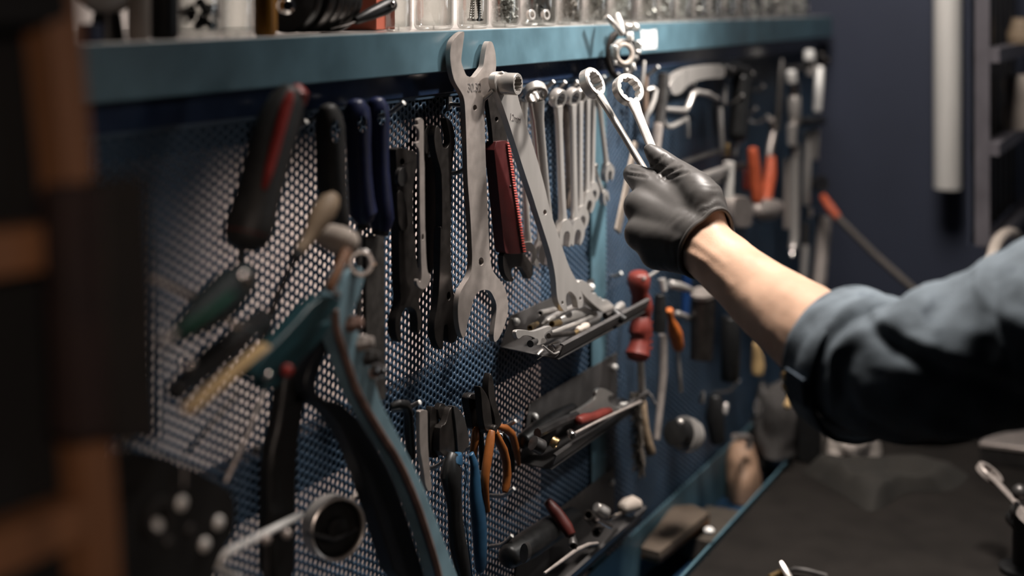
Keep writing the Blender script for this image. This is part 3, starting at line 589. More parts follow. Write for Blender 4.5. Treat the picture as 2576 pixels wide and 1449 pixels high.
# multi-tool lying over the right end
mt = thing('chain_tool', 'bright notched chain tool with a black knob lying over the upper tray', 'chain tool', P(1500, 760, Y1))
b = MB(); flat_tool(b, zz([(1310, 60), (1340, 30), (1400, 30), (1565, 160), (1560, 190), (1500, 190), (1540, 240), (1590, 220), (1600, 260), (1640, 300), (1670, 290), (1680, 330), (1700, 350), (1760, 320), (1875, 430), (1870, 470), (1720, 530), (1660, 500), (1400, 270), (1330, 130)], 1240, 700, 6.13), Y1 - .012, .011, [], 1); b.build('body', steel2, mt, bevel=.001)
ptube('spindle', None, None, [(1522, 795, Y1 - .014, 9), (1535, 788, Y1 - .016, 9), (1548, 782, Y1 - .018, 6)], dsteel, parent=mt)
ptube('knob', None, None, [(1545, 785, Y1 - .024, 11), (1556, 795, Y1 - .030, 12), (1570, 806, Y1 - .036, 11)], blackp, parent=mt, dome=.15)
ptube('pin', None, None, [(1548, 780, Y1 - .02, 4), (1556, 772, Y1 - .015, 10), (1563, 768, Y1 - .012, 10)], steel2, parent=mt, dome=.6)
# ---- things in the middle tray
Y2 = -.036
ow = MB(); flat_tool(ow, zz([(880, 560), (1000, 500), (1150, 400), (1220, 330), (1222, 250), (1260, 210), (1340, 205), (1420, 250), (1478, 295), (1440, 305), (1390, 320), (1395, 380), (1440, 450), (1520, 490), (1590, 460), (1660, 445), (1560, 515), (1450, 560), (1380, 520), (1260, 520), (1060, 560), (930, 600)], 1280, 940, 5.57), Y2, .004, [], 1)
ow.build('open_end_wrench', steel2, bevel=.0006, lab='pale open-end wrench leaning in the middle tray with its jaw upright', cat='wrench')
o = ptube('stubby_screwdriver', 'short red handle lying in the middle tray', 'handle', [(1456, 1058, Y2 - .016, 12), (1468, 1054, Y2 - .016, 14), (1490, 1050, Y2 - .016, 12), (1515, 1040, Y2 - .014, 13), (1533, 1034, Y2 - .012, 9)], orangel, dome=.7); o.data.materials[0] = dredp
ptube('steel_channel', 'dull steel bar lying lengthways in the middle tray', 'bar', [(1352, 1090, Y2 - .014, (11, 13)), (1400, 1066, Y2 - .012, (11, 13)), (1450, 1046, Y2 - .008, (10, 12))], gsteel, n=8)
ptube('ring_spanner', 'thin rod with a chrome collar along the lip of the middle tray', 'rod', [(1446, 1090, Y2 - .028, 3.5), (1500, 1062, Y2 - .026, 3.5), (1560, 1034, Y2 - .024, 3.5), (1612, 1010, Y2 - .022, 3.5)], steel)
socket('chrome collar at the near end of the thin rod in the middle tray', (1441, 1098), (1432, 1086), 11, 9, Y2 - .028, chrome, 'collar', 'collar')
socket('dark drum with a dull round face at the near end of the middle tray', (1364, 1126), (1340, 1114), 19, 19, Y2 - .024, gsteel, 'drum', 'drum')
socket('brown ring behind the dull round drum in the middle tray', (1402, 1118), (1388, 1108), 14, 13, Y2 - .020, brass, 'ring', 'bushing')
ptube('black_bundle', 'black rubber grip filling the back of the middle tray', 'grip', [(1316, 1110, Y2 + .012, 20), (1350, 1085, Y2 + .014, 24), (1400, 1052, Y2 + .016, 22), (1440, 1030, Y2 + .016, 16)], blackp, dome=.5)
ptube('end_cap', 'small bright cap at the far right end of the middle tray', 'cap', [(1562, 1018, Y2 + .002, 5), (1578, 1018, Y2, 6)], cutend, dome=.5)
# ---- things in the lowest tray
ptube('awl', 'dark red handle leaning out of the lowest tray with a hollow steel end', 'handle', [(1378, 1262, Y2 + .01, 12), (1400, 1290, Y2, 16), (1425, 1325, Y2 - .012, 16), (1436, 1345, Y2 - .018, 13)], mat('maroon_plastic', (.07, .012, .009), .45, 0, .2, 60), dome=.4)
socket('hollow steel end of the dark red handle in the lowest tray', (1441, 1374), (1440, 1350), 12, 9, Y2 - .024, gsteel, 'ferrule', 'ferrule')
ptube('black_grip', 'large black grip at the near end of the lowest tray', 'grip', [(1280, 1400, Y2 + .01, 30), (1330, 1370, Y2 + .006, 36), (1390, 1330, Y2 + .01, 34), (1440, 1300, Y2 + .012, 24)], blackp, dome=.6)
ptube('grey_band', 'worn grey band round the black grip in the lowest tray', 'band', [(1318, 1392, Y2 - .016, (12, 24)), (1327, 1388, Y2 - .016, (12, 24))], gsteel)
ptube('knurled_rod', 'knurled steel rod along the lip of the lowest tray', 'rod', [(1370, 1442, Y2 - .026, 4), (1420, 1406, Y2 - .026, 5), (1450, 1384, Y2 - .026, 5.5), (1480, 1370, Y2 - .026, 5), (1503, 1367, Y2 - .026, 4)], steel, dome=.4)
socket('bright socket bit lying across the lowest tray', (1537, 1325), (1503, 1307), 6, 5.5, Y2 - .024, chrome)
socket('bright short bit beyond the crossing socket in the lowest tray', (1534, 1303), (1560, 1292), 6, 5, Y2 - .016, chrome)
socket('shiny ratchet head at the back of the lowest tray', (1525, 1290), (1500, 1276), 14, 12, Y2, steel2)
socket('black impact socket in the lowest tray, dark hollow end towards the view', (1480, 1296), (1496, 1312), 14, 14, Y2 - .004, dsteel)
socket('second black socket under the bright bits of the lowest tray', (1500, 1340), (1512, 1322), 12, 12, Y2 - .016, dsteel)
ptube('cup_wheel', 'pale rounded knob at the far right end of the lowest tray', 'knob', [(1567, 1278, Y2 - .004, 16), (1578, 1272, Y2 - .006, 20), (1592, 1268, Y2 - .010, 21), (1605, 1270, Y2 - .014, 15)], beige, dome=.5)
# ================================================================== pliers in the lower middle
YP = -.030
def jaws(t, name, ol, th, m, dy=0, it=1, holes=()):
    b = MB(); flat_tool(b, ol, YP + dy, th, holes, it); return b.build(name, m, t, bevel=.0007)
q1 = lambda l: zz(l, 1040, 930, 5.37); q2 = lambda l: zz(l, 1040, 1120, 4.4)
t = thing('side_cutters', 'side cutters with one thick black grip and one dark blue grip', 'pliers', P(1150, 1150, YP))
jaws(t, 'jaw', q1([(540, 497), (575, 490), (630, 545), (690, 640), (715, 740), (745, 880), (760, 1010), (700, 1080), (650, 1180), (605, 1170), (592, 950), (572, 740)]), .007, gsteel, -.004)
jaws(t, 'jaw', q1([(480, 570), (510, 510), (545, 495), (575, 740), (592, 950), (605, 1170), (350, 1170), (355, 900), (375, 755), (440, 735)]), .007, dsteel, -.002)
jaws(t, 'cutting_edge', q1([(375, 450), (435, 462), (475, 560), (450, 650), (365, 690), (330, 570)]), .006, dsteel, .004)
for nm, cs, m in (('grip', [(1142, 1146, 22), (1136, 1165, 30), (1134, 1190, 38), (1138, 1225, 31), (1143, 1265, 26), (1145, 1302, 26), (1150, 1359, 29), (1162, 1415, 28), (1172, 1460, 24)], blackp), ('grip', [(1186, 1142, 9), (1193, 1170, 14), (1195, 1200, 18), (1196, 1240, 22), (1202, 1285, 26), (1206, 1330, 26), (1208, 1381, 24), (1209, 1425, 20), (1209, 1436, 14)], blueg)):
    ptube(nm, None, None, [(a, c, YP - .006, (r, r * .62)) for a, c, r in cs], m, parent=t, n=20, ref=(0, 1, 0), dome=.35)
ptube('grip_collar', None, None, [(1146, 1143, YP - .007, (21, 14)), (1146, 1152, YP - .007, (27, 17)), (1142, 1164, YP - .0065, (31, 19))], blueg, parent=t, n=20, ref=(0, 1, 0))
ptube('grip_seam', None, None, [(1171, 1165, YP - .016, 2), (1174, 1200, YP - .016, 2.4), (1169, 1240, YP - .016, 2.4), (1170, 1300, YP - .016, 2.2), (1177, 1360, YP - .016, 2.2), (1188, 1449, YP - .016, 2.2)], blueg, parent=t, n=8)
# pale flat bar at the left of them
b = MB(); flat_tool(b, q1([(84, 575), (95, 552), (180, 543), (194, 570), (196, 900), (205, 1120), (235, 1449), (260, 1640), (170, 1640), (130, 1300), (86, 1080), (82, 800)]), YP - .004, .004, [], 1)
b.build('flat_bar', steel, bevel=.0005, lab='pale flat steel bar hanging between the blue lever and the side cutters', cat='bar')
b = MB(); flat_tool(b, q1([(246, 506), (270, 495), (308, 525), (350, 700), (362, 900), (360, 1180), (235, 1200), (216, 900), (222, 650)]), YP + .006, .006, [], 1)
b.build('chisel', dsteel, bevel=.0006, lab='black chisel with a bright tip between the pale flat bar and the side cutters', cat='chisel')
ptube('pry_hook', 'dark curled handle behind the blue lever, left of the pale flat bar', 'handle', [(985, 1022, -.02, 9), (1003, 1016, -.024, 11), (1022, 1018, -.024, 12), (1028, 1040, -.022, 12), (1030, 1090, -.020, 13), (1034, 1150, -.020, 12)], blackp, dome=.5)
# needle nose pliers, orange grips
t = thing('needle_nose_pliers', 'needle-nose pliers with worn orange grips and open pointed jaws', 'pliers', P(1238, 1080, YP))
jaws(t, 'jaw', q1([(896, 220), (925, 235), (990, 330), (1040, 450), (1052, 600), (1072, 740), (1080, 800), (1010, 850), (960, 800), (930, 600), (918, 380)]), .007, dsteel, -.008)
jaws(t, 'jaw', q1([(1045, 48), (1056, 55), (1090, 190), (1108, 380), (1150, 560), (1195, 690), (1180, 770), (1110, 800), (1092, 610), (1030, 440), (1008, 300), (1020, 140)]), .007, dsteel, -.006)
b = MB(); c = P(1240, 1080, YP - .009); b.lathe(c, (0, -1, 0), [(-.012, .0045), (.002, .0045), (.003, .0035)], 16); b.build('rivet', dsteel, t)
ptube('grip', None, None, [(1236, 1086, YP - .009, 10), (1233, 1110, YP - .010, 12), (1227, 1150, YP - .011, 12), (1221, 1190, YP - .011, 11.5), (1219, 1222, YP - .011, 11), (1221, 1255, YP - .010, 10), (1226, 1285, YP - .010, 7)], orangeg, parent=t, dome=.5)
ptube('grip', None, None, [(1245, 1086, YP - .006, 9), (1254, 1108, YP - .006, 11), (1266, 1132, YP - .006, 11.5), (1273, 1160, YP - .006, 11), (1276, 1192, YP - .006, 11), (1273, 1222, YP - .006, 11), (1270, 1236, YP - .006, 8)], orangeg, parent=t, dome=.5)
t = thing('flat_nose_pliers', 'flat-nose pliers with an orange grip left of the needle-nose pliers', 'pliers', P(1195, 1030, YP))
jaws(t, 'jaw', q1([(742, 400), (760, 350), (795, 318), (915, 318), (905, 370), (872, 425), (930, 500), (960, 700), (940, 830), (890, 830), (800, 800), (790, 640), (760, 520)]), .008, dsteel, .004)
jaws(t, 'jaw_tip', q1([(748, 395), (765, 350), (795, 322), (915, 320), (905, 368), (870, 415)]), .003, gsteel, .001)
ptube('grip', None, None, [(1196, 1076, YP + .004, 9), (1196, 1100, YP + .003, 11), (1192, 1130, YP + .003, 10), (1188, 1155, YP + .003, 9)], orangeg, parent=t, dome=.3)
ptube('grip', None, None, [(1208, 1080, YP + .006, 7), (1212, 1130, YP + .007, 8), (1213, 1180, YP + .007, 8)], dsteel, parent=t, dome=.3)
t = thing('bent_nose_pliers', 'black pliers with bowed handles hanging right of the needle-nose pliers', 'pliers', P(1280, 1090, -.02))
ptube('grip', None, None, [(1252, 1072, -.020, 7), (1272, 1078, -.022, 10), (1288, 1092, -.022, 10), (1296, 1118, -.022, 9), (1301, 1145, -.022, 8), (1305, 1168, -.022, 5)], orangeg, parent=t, dome=.5)
ptube('grip', None, None, [(1262, 1090, -.014, 7), (1280, 1120, -.014, 8), (1288, 1160, -.014, 8), (1290, 1185, -.014, 6)], blackp, parent=t, dome=.5)
b = MB(); b.ball(P(1258, 1096, -.03), .0035, 12, 8); b.build('rivet', chrome, t)
# ================================================================== left of the board (near the lens)
def cut(o, mbc):
    me = bpy.data.meshes.new('cutter'); me.from_pydata(mbc.v, [], mbc.f); bm = bmesh.new(); bm.from_mesh(me); bmesh.ops.recalc_face_normals(bm, faces=bm.faces); bm.to_mesh(me); bm.free()
    c = bpy.data.objects.new('cutter', me); C.objects.link(c)
    md = o.modifiers.new('cut', 'BOOLEAN'); md.object = c; md.operation = 'DIFFERENCE'; md.solver = 'EXACT'
    bpy.context.view_layer.update()
    dg = bpy.context.evaluated_depsgraph_get(); new = bpy.data.meshes.new_from_object(o.evaluated_get(dg)); o.modifiers.remove(md)
    old = o.data; o.data = new; nm = old.name; bpy.data.meshes.remove(old); new.name = nm
    bpy.data.objects.remove(c); bpy.data.meshes.remove(me)
    new.polygons.foreach_set('use_smooth', [True] * len(new.polygons)); new.set_sharp_from_angle(angle=math.radians(35))
def handle(lab, name, cs, Y, m, hole=None, cat='screwdriver', flat=1.0, n=22):
    t = thing(name, lab, cat, P(cs[0][0], cs[0][1], Y))
    o = ptube('handle', None, None, [(a, c, Y, (r, r * flat)) for a, c, r in cs], m, parent=t, n=n, dome=.6, ref=(0, 1, 0))
    if hole:
        c = P(hole[0], hole[1], Y) ; k = pr(hole[0], hole[1], Y, 1); b = MB(); dr = (c - CAM).normalized()
        u = dr.cross(UP).normalized(); v = u.cross(dr)
        b.loft([[c + dr * s + u * (hole[2] * k * math.cos(2 * math.pi * i / 16)) + v * (hole[3] * k * math.sin(2 * math.pi * i / 16)) for i in range(16)] for s in (-.05, .05)])
        cut(o, b)
    return t
t = handle('thick dark grey screwdriver handle with a red stripe, hanging tilted at the left', 'screwdriver', [(728, 236, 34), (722, 252, 44), (708, 290, 52), (688, 350, 55), (668, 420, 57), (650, 490, 57), (638, 535, 60), (628, 570, 62), (620, 596, 58)], -.07, greyp)
b = MB(); L = [(731, 235, 12), (722, 262, 20), (708, 310, 20), (692, 370, 19), (676, 430, 17), (664, 475, 9)]
def toward(p, d): return p + (CAM - p).normalized() * d
b.tube([toward(P(a, c, -.07), pr(a, c, -.07, (46, 52, 56, 59, 61, 61)[i]) + .0028) for i, (a, c, r) in enumerate(L)], [(pr(a, c, -.07, r * .75), .0038) for a, c, r in L], 12, ref=(P(700, 380, -.07) - CAM), dome=.3); b.build('stripe', redp, t)
ptube('end_cap', None, None, [(742, 226, -.071, 22), (748, 236, -.073, 30), (744, 256, -.072, 28)], redp, parent=t, dome=.6)
ptube('collar', None, None, [(622, 588, -.07, 60), (618, 604, -.07, 50), (614, 614, -.07, 22)], dredp, parent=t, n=22)
ptube('shaft', None, None, [(615, 606, -.07, 9), (606, 650, -.068, 9), (598, 700, -.066, 9)], gsteel, parent=t)
t = handle('dark grey screwdriver with a hanging hole, left of the two blue screwdrivers', 'screwdriver', [(826, 274, 24), (827, 290, 33), (830, 320, 38), (832, 380, 38), (835, 450, 38), (840, 520, 36), (848, 575, 33), (851, 596, 25)], -.045, greyp, (844, 330, 11, 28))
ptube('shaft', None, None, [(851, 590, -.045, 12), (856, 700, -.045, 12), (860, 820, -.045, 11)], gsteel, parent=t)
t = handle('navy blue screwdriver handle with a hanging hole, left one of the blue pair', 'screwdriver', [(896, 262, 24), (897, 275, 33), (899, 310, 35), (902, 370, 31), (905, 440, 31), (909, 500, 33), (913, 535, 36), (914, 548, 28)], -.04, bluel, (913, 312, 12, 20))
ptube('neck', None, None, [(913, 548, -.04, 18), (912, 575, -.04, 14)], blackp, parent=t)
ptube('blade', None, None, [(905, 570, -.036, (11, 4)), (904, 700, -.036, (11, 4)), (902, 860, -.036, (10, 4))], gsteel, parent=t, ref=(0, 1, 0))
t = handle('navy blue screwdriver handle with white stripes at its neck, right one of the blue pair', 'screwdriver', [(948, 256, 22), (949, 268, 29), (951, 300, 30), (952, 360, 26), (953, 430, 27), (956, 500, 31), (959, 550, 33), (959, 575, 25)], -.036, bluel, (960, 296, 10, 18))
for yy in (536, 545, 554):
    b = MB(); b.tube([toward(P(a, yy - (a - 966) * .12, -.036), pr(a, yy, -.036, 33 - abs(a - 962) * .62)) for a in (966, 972, 978, 984)], pr(966, yy, -.036, 2.0), 8); b.build('white_stripe', label, t)
ptube('neck', None, None, [(958, 574, -.036, 24), (955, 592, -.036, 20)], blackp, parent=t)
b = MB(); flat_tool(b, [(921, 596), (967, 592), (969, 700), (968, 850), (970, 1004), (950, 1012), (926, 1000), (922, 850), (921, 700)], -.030, .004, [], 0); b.build('blade', mat('file_steel', (.075, .068, .062), .55, .6, .3, 120, .3, 1500), t, bevel=.0005)
# wooden file handle
t = handle('turned pale wooden file handle with a bulb end, pointing up to the right', 'file', [(838, 498, 18), (830, 508, 27), (818, 528, 31), (804, 550, 29), (790, 575, 22), (776, 600, 17), (764, 618, 15), (752, 634, 16)], -.10, paleh, None, 'file')
ptube('ferrule', None, None, [(752, 632, -.10, 15), (742, 650, -.10, 17)], blackp, parent=t)
ptube('tang', None, None, [(742, 648, -.10, (10, 4)), (700, 740, -.10, (16, 5)), (670, 830, -.098, (18, 5)), (645, 930, -.096, (16, 4))], dsteel, parent=t, ref=(0, 1, 0))
# pale mallet with a brown handle
t = thing('mallet', 'pale rubber mallet head on a short brown stick among the dark tools', 'mallet', P(845, 605, -.10))
b = MB(); b.tube([P(808, 590, -.085), P(830, 598, -.09), P(855, 606, -.10), P(885, 615, -.11), P(893, 618, -.112)], [pr(840, 600, -.1, r) for r in (28, 36, 38, 32, 22)], 18, dome=.4); b.build('head', beige, t)
ptube('handle', None, None, [(872, 634, -.115, 14), (850, 680, -.118, 14), (829, 726, -.12, 14)], tanw, parent=t, dome=.4).data.materials[0] = wood
ptube('ferrule', None, None, [(838, 730, -.122, 8), (850, 746, -.122, 9)], chrome, parent=t, dome=.6)
# dark teal shears below it
t = thing('shears', 'dark teal shears pointing down to the left below the mallet', 'shears', P(740, 850, -.11))
b = MB(); flat_tool(b, [(845, 742), (862, 760), (838, 790), (760, 860), (690, 925), (655, 960), (632, 945), (660, 900), (735, 825), (800, 750)], -.11, .012, [], 1); b.build('blade', teal, t, bevel=.002)
b = MB(); flat_tool(b, [(850, 800), (800, 870), (735, 930), (690, 985), (660, 975), (700, 905), (770, 830)], -.095, .012, [], 1); b.build('blade', teal, t, bevel=.002)
b = MB(); b.ball(P(722, 932, -.118), .004, 10, 6); b.build('pivot', redp, t)
b = MB(); b.ball(P(673, 945, -.118), .0028, 10, 6); b.build('rivet', chrome, t)
# blue lever with lugs
YA = -.088
t = thing('bolt_cutter', 'curved blue steel lever with rusty edge and bolted lugs, reaching the bottom edge', 'lever', P(930, 900, YA))
ol = [(905, 668), (922, 690), (912, 720), (905, 745), (893, 775), (890, 800), (906, 850), (926, 900), (942, 955), (958, 1010), (978, 1050), (1012, 1115), (1048, 1185), (1086, 1275), (1122, 1375), (1150, 1445), (1158, 1470), (1110, 1470), (1100, 1420), (1076, 1340), (1050, 1262), (1008, 1162), (958, 1085), (908, 1000), (888, 955), (872, 900), (850, 845), (838, 800), (842, 768), (858, 735), (868, 700), (880, 676)]
b = MB(); flat_tool(b, ol, YA, .016, [], 1); b.build('arm', blue_lit, t, bevel=.002)
rust = mat('rusty_edge', (.20, .125, .10), .6, .2, .3, 80)
b = MB(); E = [(843, 780), (846, 830), (868, 895), (886, 953), (905, 1000), (955, 1085), (1005, 1162), (1048, 1262), (1074, 1340), (1098, 1420), (1108, 1465)]
b.tube([P(a, c, YA - .001) for a, c in chaikin([Vector((x, y, 0)) for x, y in E], 1, False) and [(v.x, v.y) for v in chaikin([Vector((x, y, 0)) for x, y in E], 1, False)]], .0028, 8); b.build('worn_edge', rust, t)
for (a, c, m) in ((878, 816, rust), (906, 864, steel), (922, 900, gsteel), (938, 936, chrome)):
    b = MB(); p = P(a, c, YA); b.lathe(p + Vector((0, .002, 0)), (.35, -.9, .1), [(0, .0062), (.006, .0062), (.0075, .0045), (.011, .0042), (.012, .003)], 6 if m is not chrome else 16); b.build('bolt', m, t)
b = MB(); c = P(909, 662, YA - .004); d = (CAM - c).normalized(); b.lathe_loop(c, d, [(-.004, .0092), (.001, .0105), (.003, .009), (.003, .0068), (-.004, .0062)], 24); b.build('ring_end', chrome, t)
b = MB(); flat_tool(b, [(848, 835), (795, 950), (800, 1000), (880, 1020), (960, 1140), (1010, 1250), (1070, 1449), (1072, 1470), (1000, 1470), (960, 1330), (900, 1150), (840, 1040), (770, 1000), (770, 940), (820, 850)], YA + .018, .014, [], 1); b.build('lower_arm', mat('black_painted_arm', (.010, .012, .016), .5, 0, .2, 40), t, bevel=.002)
# green handled tool, rods, sticks
t = thing('green_plane', 'dark tool with a bright green stripe and bare metal tip at the left', 'hand tool', P(540, 770, -.13))
ptube('handle', None, None, [(618, 690, -.11, 30), (600, 710, -.115, 46), (560, 750, -.12, 56), (510, 790, -.13, 48), (465, 825, -.14, 30), (438, 845, -.145, 18)], mat('dark_green_body', (.004, .012, .013), .6, 0, .2, 40), parent=t, dome=.6)
ptube('stripe', None, None, [(582, 738, -.166, (9, 4)), (545, 770, -.172, (12, 5)), (510, 795, -.178, (13, 5)), (470, 820, -.172, (11, 5)), (448, 838, -.165, (8, 4))], green, parent=t, dome=.4)
ptube('tip', None, None, [(440, 838, -.15, 10), (420, 848, -.15, 9), (400, 860, -.15, 5)], steel, parent=t, dome=.4)
ptube('cap', None, None, [(606, 690, -.148, 11), (618, 698, -.150, 14), (626, 712, -.150, 12)], chrome, parent=t, dome=.7)
ptube('rod', 'grey rod end sticking out right of the dark leather pouch', 'rod', [(385, 700, -.10, 9), (440, 724, -.10, 9), (488, 746, -.10, 9)], steel, dome=.2)
ptube('marking_stick', 'plain tan wooden stick slanting across the dark tools at the left', 'stick', [(662, 872, -.13, (20, 9)), (600, 922, -.14, (20, 9)), (540, 972, -.15, (20, 9)), (472, 1030, -.16, (20, 9))], tanw, n=8)
t = thing('caulking_gun', 'black straight-bodied tool lying just above the tan stick', 'hand tool', P(530, 900, -.11))
ptube('body', None, None, [(660, 800, -.10, 24), (600, 850, -.11, 32), (520, 915, -.12, 34), (440, 985, -.13, 26)], blackp, parent=t, dome=.4)
ptube('rod', None, None, [(552, 800, -.13, 6), (580, 812, -.13, 8), (640, 832, -.12, 5)], chrome, parent=t, dome=.4)
b = MB(); b.ball(P(471, 914, -.17), .0035, 10, 6); b.build('rivet', chrome, t)
ptube('thin_rod', 'thin greyish rod slanting down to the left behind the black strap', 'rod', [(664, 985, -.05, 5), (620, 1100, -.05, 5.5), (568, 1212, -.05, 6)], steel, dome=.5)
ptube('thin_dark_rod', 'thin black rod left of the greyish slanting rod', 'rod', [(600, 985, -.06, 5), (540, 1060, -.06, 5), (470, 1140, -.06, 5)], blackp)
t = thing('rubber_strap', 'wide black rubber strap hanging straight down at the lower left', 'strap', P(730, 1100, -.06))
b = MB(); flat_tool(b, [(722, 920), (784, 930), (778, 980), (766, 1040), (753, 1122), (748, 1260), (748, 1480), (680, 1480), (680, 1300), (682, 1157), (708, 1055)], -.06, .012, [], 1); b.build('strap', blackp, t, bevel=.003)
b = MB(); b.ball(P(645, 1130, -.05), .003, 8, 6); b.build('buckle', gsteel, t)
# leather pouch with rivets
YL = -.12
t = thing('tool_pouch', 'black leather tool pouch with bright round rivets in the lower left corner', 'pouch', P(450, 1300, YL))
b = MB(); flat_tool(b, [(305, 1275), (362, 1232), (388, 1160), (410, 1148), (430, 1150), (455, 1172), (475, 1168), (556, 1217), (594, 1245), (596, 1332), (570, 1375), (545, 1420), (535, 1480), (300, 1480)], YL, .03, [], 2); b.build('pouch', mat('black_leather', (.008, .0075, .007), .7, 0, .3, 50, .3, 250), t, bevel=.006, segs=3)
for a, c, r in ((457, 1266, .0042), (550, 1315, .0040), (515, 1370, .0040), (392, 1328, .0052), (424, 1364, .003), (478, 1332, .003)):
    b = MB(); b.ball(P(a, c, YL - .001), r, 14, 8, (1, .6, 1)); b.build('rivet', cutend if r > .0035 else gsteel, t)
b = MB(); c = P(398, 1300, YL - .002); b.lathe_loop(c, (0, -1, 0), [(0, .011), (.003, .011), (.003, .007), (0, .007)], 24); b.build('buckle_ring', gsteel, t)
ptube('pouch_strap', None, None, [(464, 1170, YL - .004, 8), (462, 1225, YL - .006, 8)], gsteel, parent=t)
# chrome bar
ptube('hook_bar', 'bright bent chrome bar slanting up to the right at the bottom left', 'bar', [(600, 1452, -.085, 9), (570, 1440, -.087, 10), (548, 1424, -.09, 10), (556, 1404, -.092, 10), (572, 1390, -.094, 10), (590, 1380, -.093, 10), (670, 1340, -.08, 9.5), (757, 1296, -.066, 9)], mat('polished_bar', (.92, .91, .88), .3, .1, .05, 60), dome=.4)
# strap wrench
t = thing('filter_wrench', 'round black filter wrench with a chrome band at the bottom, left of the blue lever', 'filter wrench', P(842, 1325, -.06))
c = P(842, 1328, -.050); d = Vector((-.45, -.88, .12)).normalized(); k = pr(842, 1328, -.050, 1)
b = MB(); b.lathe(c, d, [(-.012, 66 * k), (.004, 68 * k), (.006, 64 * k), (.001, 58 * k), (.001, 30 * k), (.006, 26 * k), (.007, 8 * k)], 40); b.build('drum', blackp, t)
b = MB(); b.lathe_loop(c, d, [(-.010, 77 * k), (.006, 77 * k), (.0065, 74 * k), (.006, 70 * k), (-.010, 70 * k)], 48); b.build('band', steel2, t)
ptube('clamp_screw', None, None, [(882, 1262, -.05, 6), (896, 1246, -.05, 8), (902, 1236, -.05, 5)], steel, parent=t, dome=.4)
b = MB(); b.tube([P(770, 1340, -.068), P(842, 1358, -.072), P(898, 1330, -.066)], pr(842, 1340, -.1, 4), 8); b.build('bail', gsteel, t)
for (a, c_) in ((669, 1357), (721, 1343)):
    b = MB(); b.ball(P(a, c_, -.09), .0034, 10, 6); b.build('bolt', steel, lab='small shiny bolt head under the chrome bar, %s one' % ('left' if a < 700 else 'right'), cat='bolt')
ptube('grey_file', 'narrow grey file hanging under the chrome bar', 'file', [(668, 1362, -.07, 8), (668, 1449, -.07, 8)], gsteel)
# ---- wooden frame and dark block in front (very near)
YF = -.21
t = thing('wooden_frame', 'blurred brown wooden frame with black panels at the left edge, close to the lens', 'frame', P(200, 800, YF))
b = MB(); b.prism([P(120, -30, YF), P(205, -30, YF), P(215, 120, YF), P(240, 420, YF), P(275, 900, YF), P(300, 1250, YF), P(314, 1480, YF), P(232, 1480, YF), P(222, 1250, YF), P(190, 800, YF), P(165, 430, YF), P(138, 150, YF)], (0, .018, 0)); b.build('stile', wood, t, bevel=.002)
b = MB(); b.prism([P(-80, 590, YF), P(168, 565, YF), P(180, 672, YF), P(-80, 712, YF)], (0, .018, 0)); b.build('rail', wood, t, bevel=.002)
b = MB(); b.prism([P(-80, 1375, YF), P(228, 1255, YF), P(240, 1350, YF), P(-80, 1495, YF)], (0, .018, 0)); b.build('rail', wood, t, bevel=.002)
b = MB(); b.prism([P(-120, -80, YF + .02), P(185, -80, YF + .02), P(208, 420, YF + .02), P(262, 1200, YF + .02), P(285, 1520, YF + .02), P(-120, 1520, YF + .02)], (0, .004, 0)); b.build('back_panel', blackw, t)
b = MB(); b.prism([P(-120, -60, YF - .003), P(170, -60, YF - .003), P(180, 40, YF - .003), P(120, 62, YF - .003), P(-120, 70, YF - .003)], (0, .02, 0)); b.build('top_rail', blackw, t, bevel=.002)
YK = -.225
t = thing('leather_case', 'dark brown leather case hanging in front of the wooden frame at the left', 'case', P(270, 790, YK))
b = MB(); b.prism([P(166, 468, YK), P(262, 462, YK), P(268, 800, YK), P(290, 1105, YK), P(200, 1120, YK), P(182, 800, YK)], (0, .016, 0)); b.build('side_flap', mat('reddish_leather', (.016, .007, .0055), .8, 0, .3, 40, .3, 200), t, bevel=.003)
b = MB(); b.prism([P(258, 470, YK + .004), P(275, 452, YK + .004), P(372, 460, YK + .004), P(382, 600, YK + .004), P(392, 800, YK + .004), P(404, 1110, YK + .004), P(296, 1118, YK + .004), P(272, 800, YK + .004)], (0, .020, 0)); b.build('main_body', dbrown, t, bevel=.004)
for i in range(4):
    b = MB(); a = 288 + i * 24; b.tube([P(a, 456, YK + .012), P(a, 444, YK + .012)], pr(a, 450, YK, 8), 10, dome=.6); b.build('stud', dbrown, t)
ptube('wood_sliver', 'small pale chisel tip peeking out below the dark leather case', 'chisel', [(306, 1128, -.15, 7), (322, 1112, -.15, 10), (336, 1096, -.15, 9)], paleh, dome=.4)
# ================================================================== things on the shelf
def onshelf(px, w_):
    z = depth(P(px, 60, -.028)); r = w_ * z / FPX; Yc = -.0275 + r; p = P(px, 60, Yc); r = w_ * depth(p) / FPX; return Vector((p.x, -.0275 + r, ZS)), r
def jar(lab, px, w_, m=glass, h=.075, sides=28, group='glass jars on the shelf', wall=.0016, name='glass_jar'):
    c, r = onshelf(px, w_); b = MB()
    b.lathe_loop(c + Vector((0, 0, .0003)), (0, 0, 1), [(0, .0008), (0, r * .84), (.0012, r * .93), (.004, r), (h * .78, r), (h * .88, r * .82), (h, r * .82), (h, r * .82 - wall), (h * .88, r * .82 - wall), (h * .78, r - wall), (.006, r - wall), (.004, r * .86), (.0034, r * .5), (.0032, .0008)], sides)
    b.build(name, m, lab=lab, cat='jar', group=group, sharp=30); return c, r
def fill(name, lab, c, r, n, fn, m, hmax=.045, sd=1):
    random.seed(sd); b = MB()
    for i in range(n):
        a = random.random() * 6.283; q = r * .72 * math.sqrt(random.random()); p = c + Vector((q * math.cos(a), q * math.sin(a), .008 + hmax * random.random()))
        d = Vector((random.gauss(0, 1), random.gauss(0, 1), random.gauss(0, .7))).normalized(); fn(b, p, d)
    return b.build(name, m, lab=lab, cat='hardware', stuff=True)
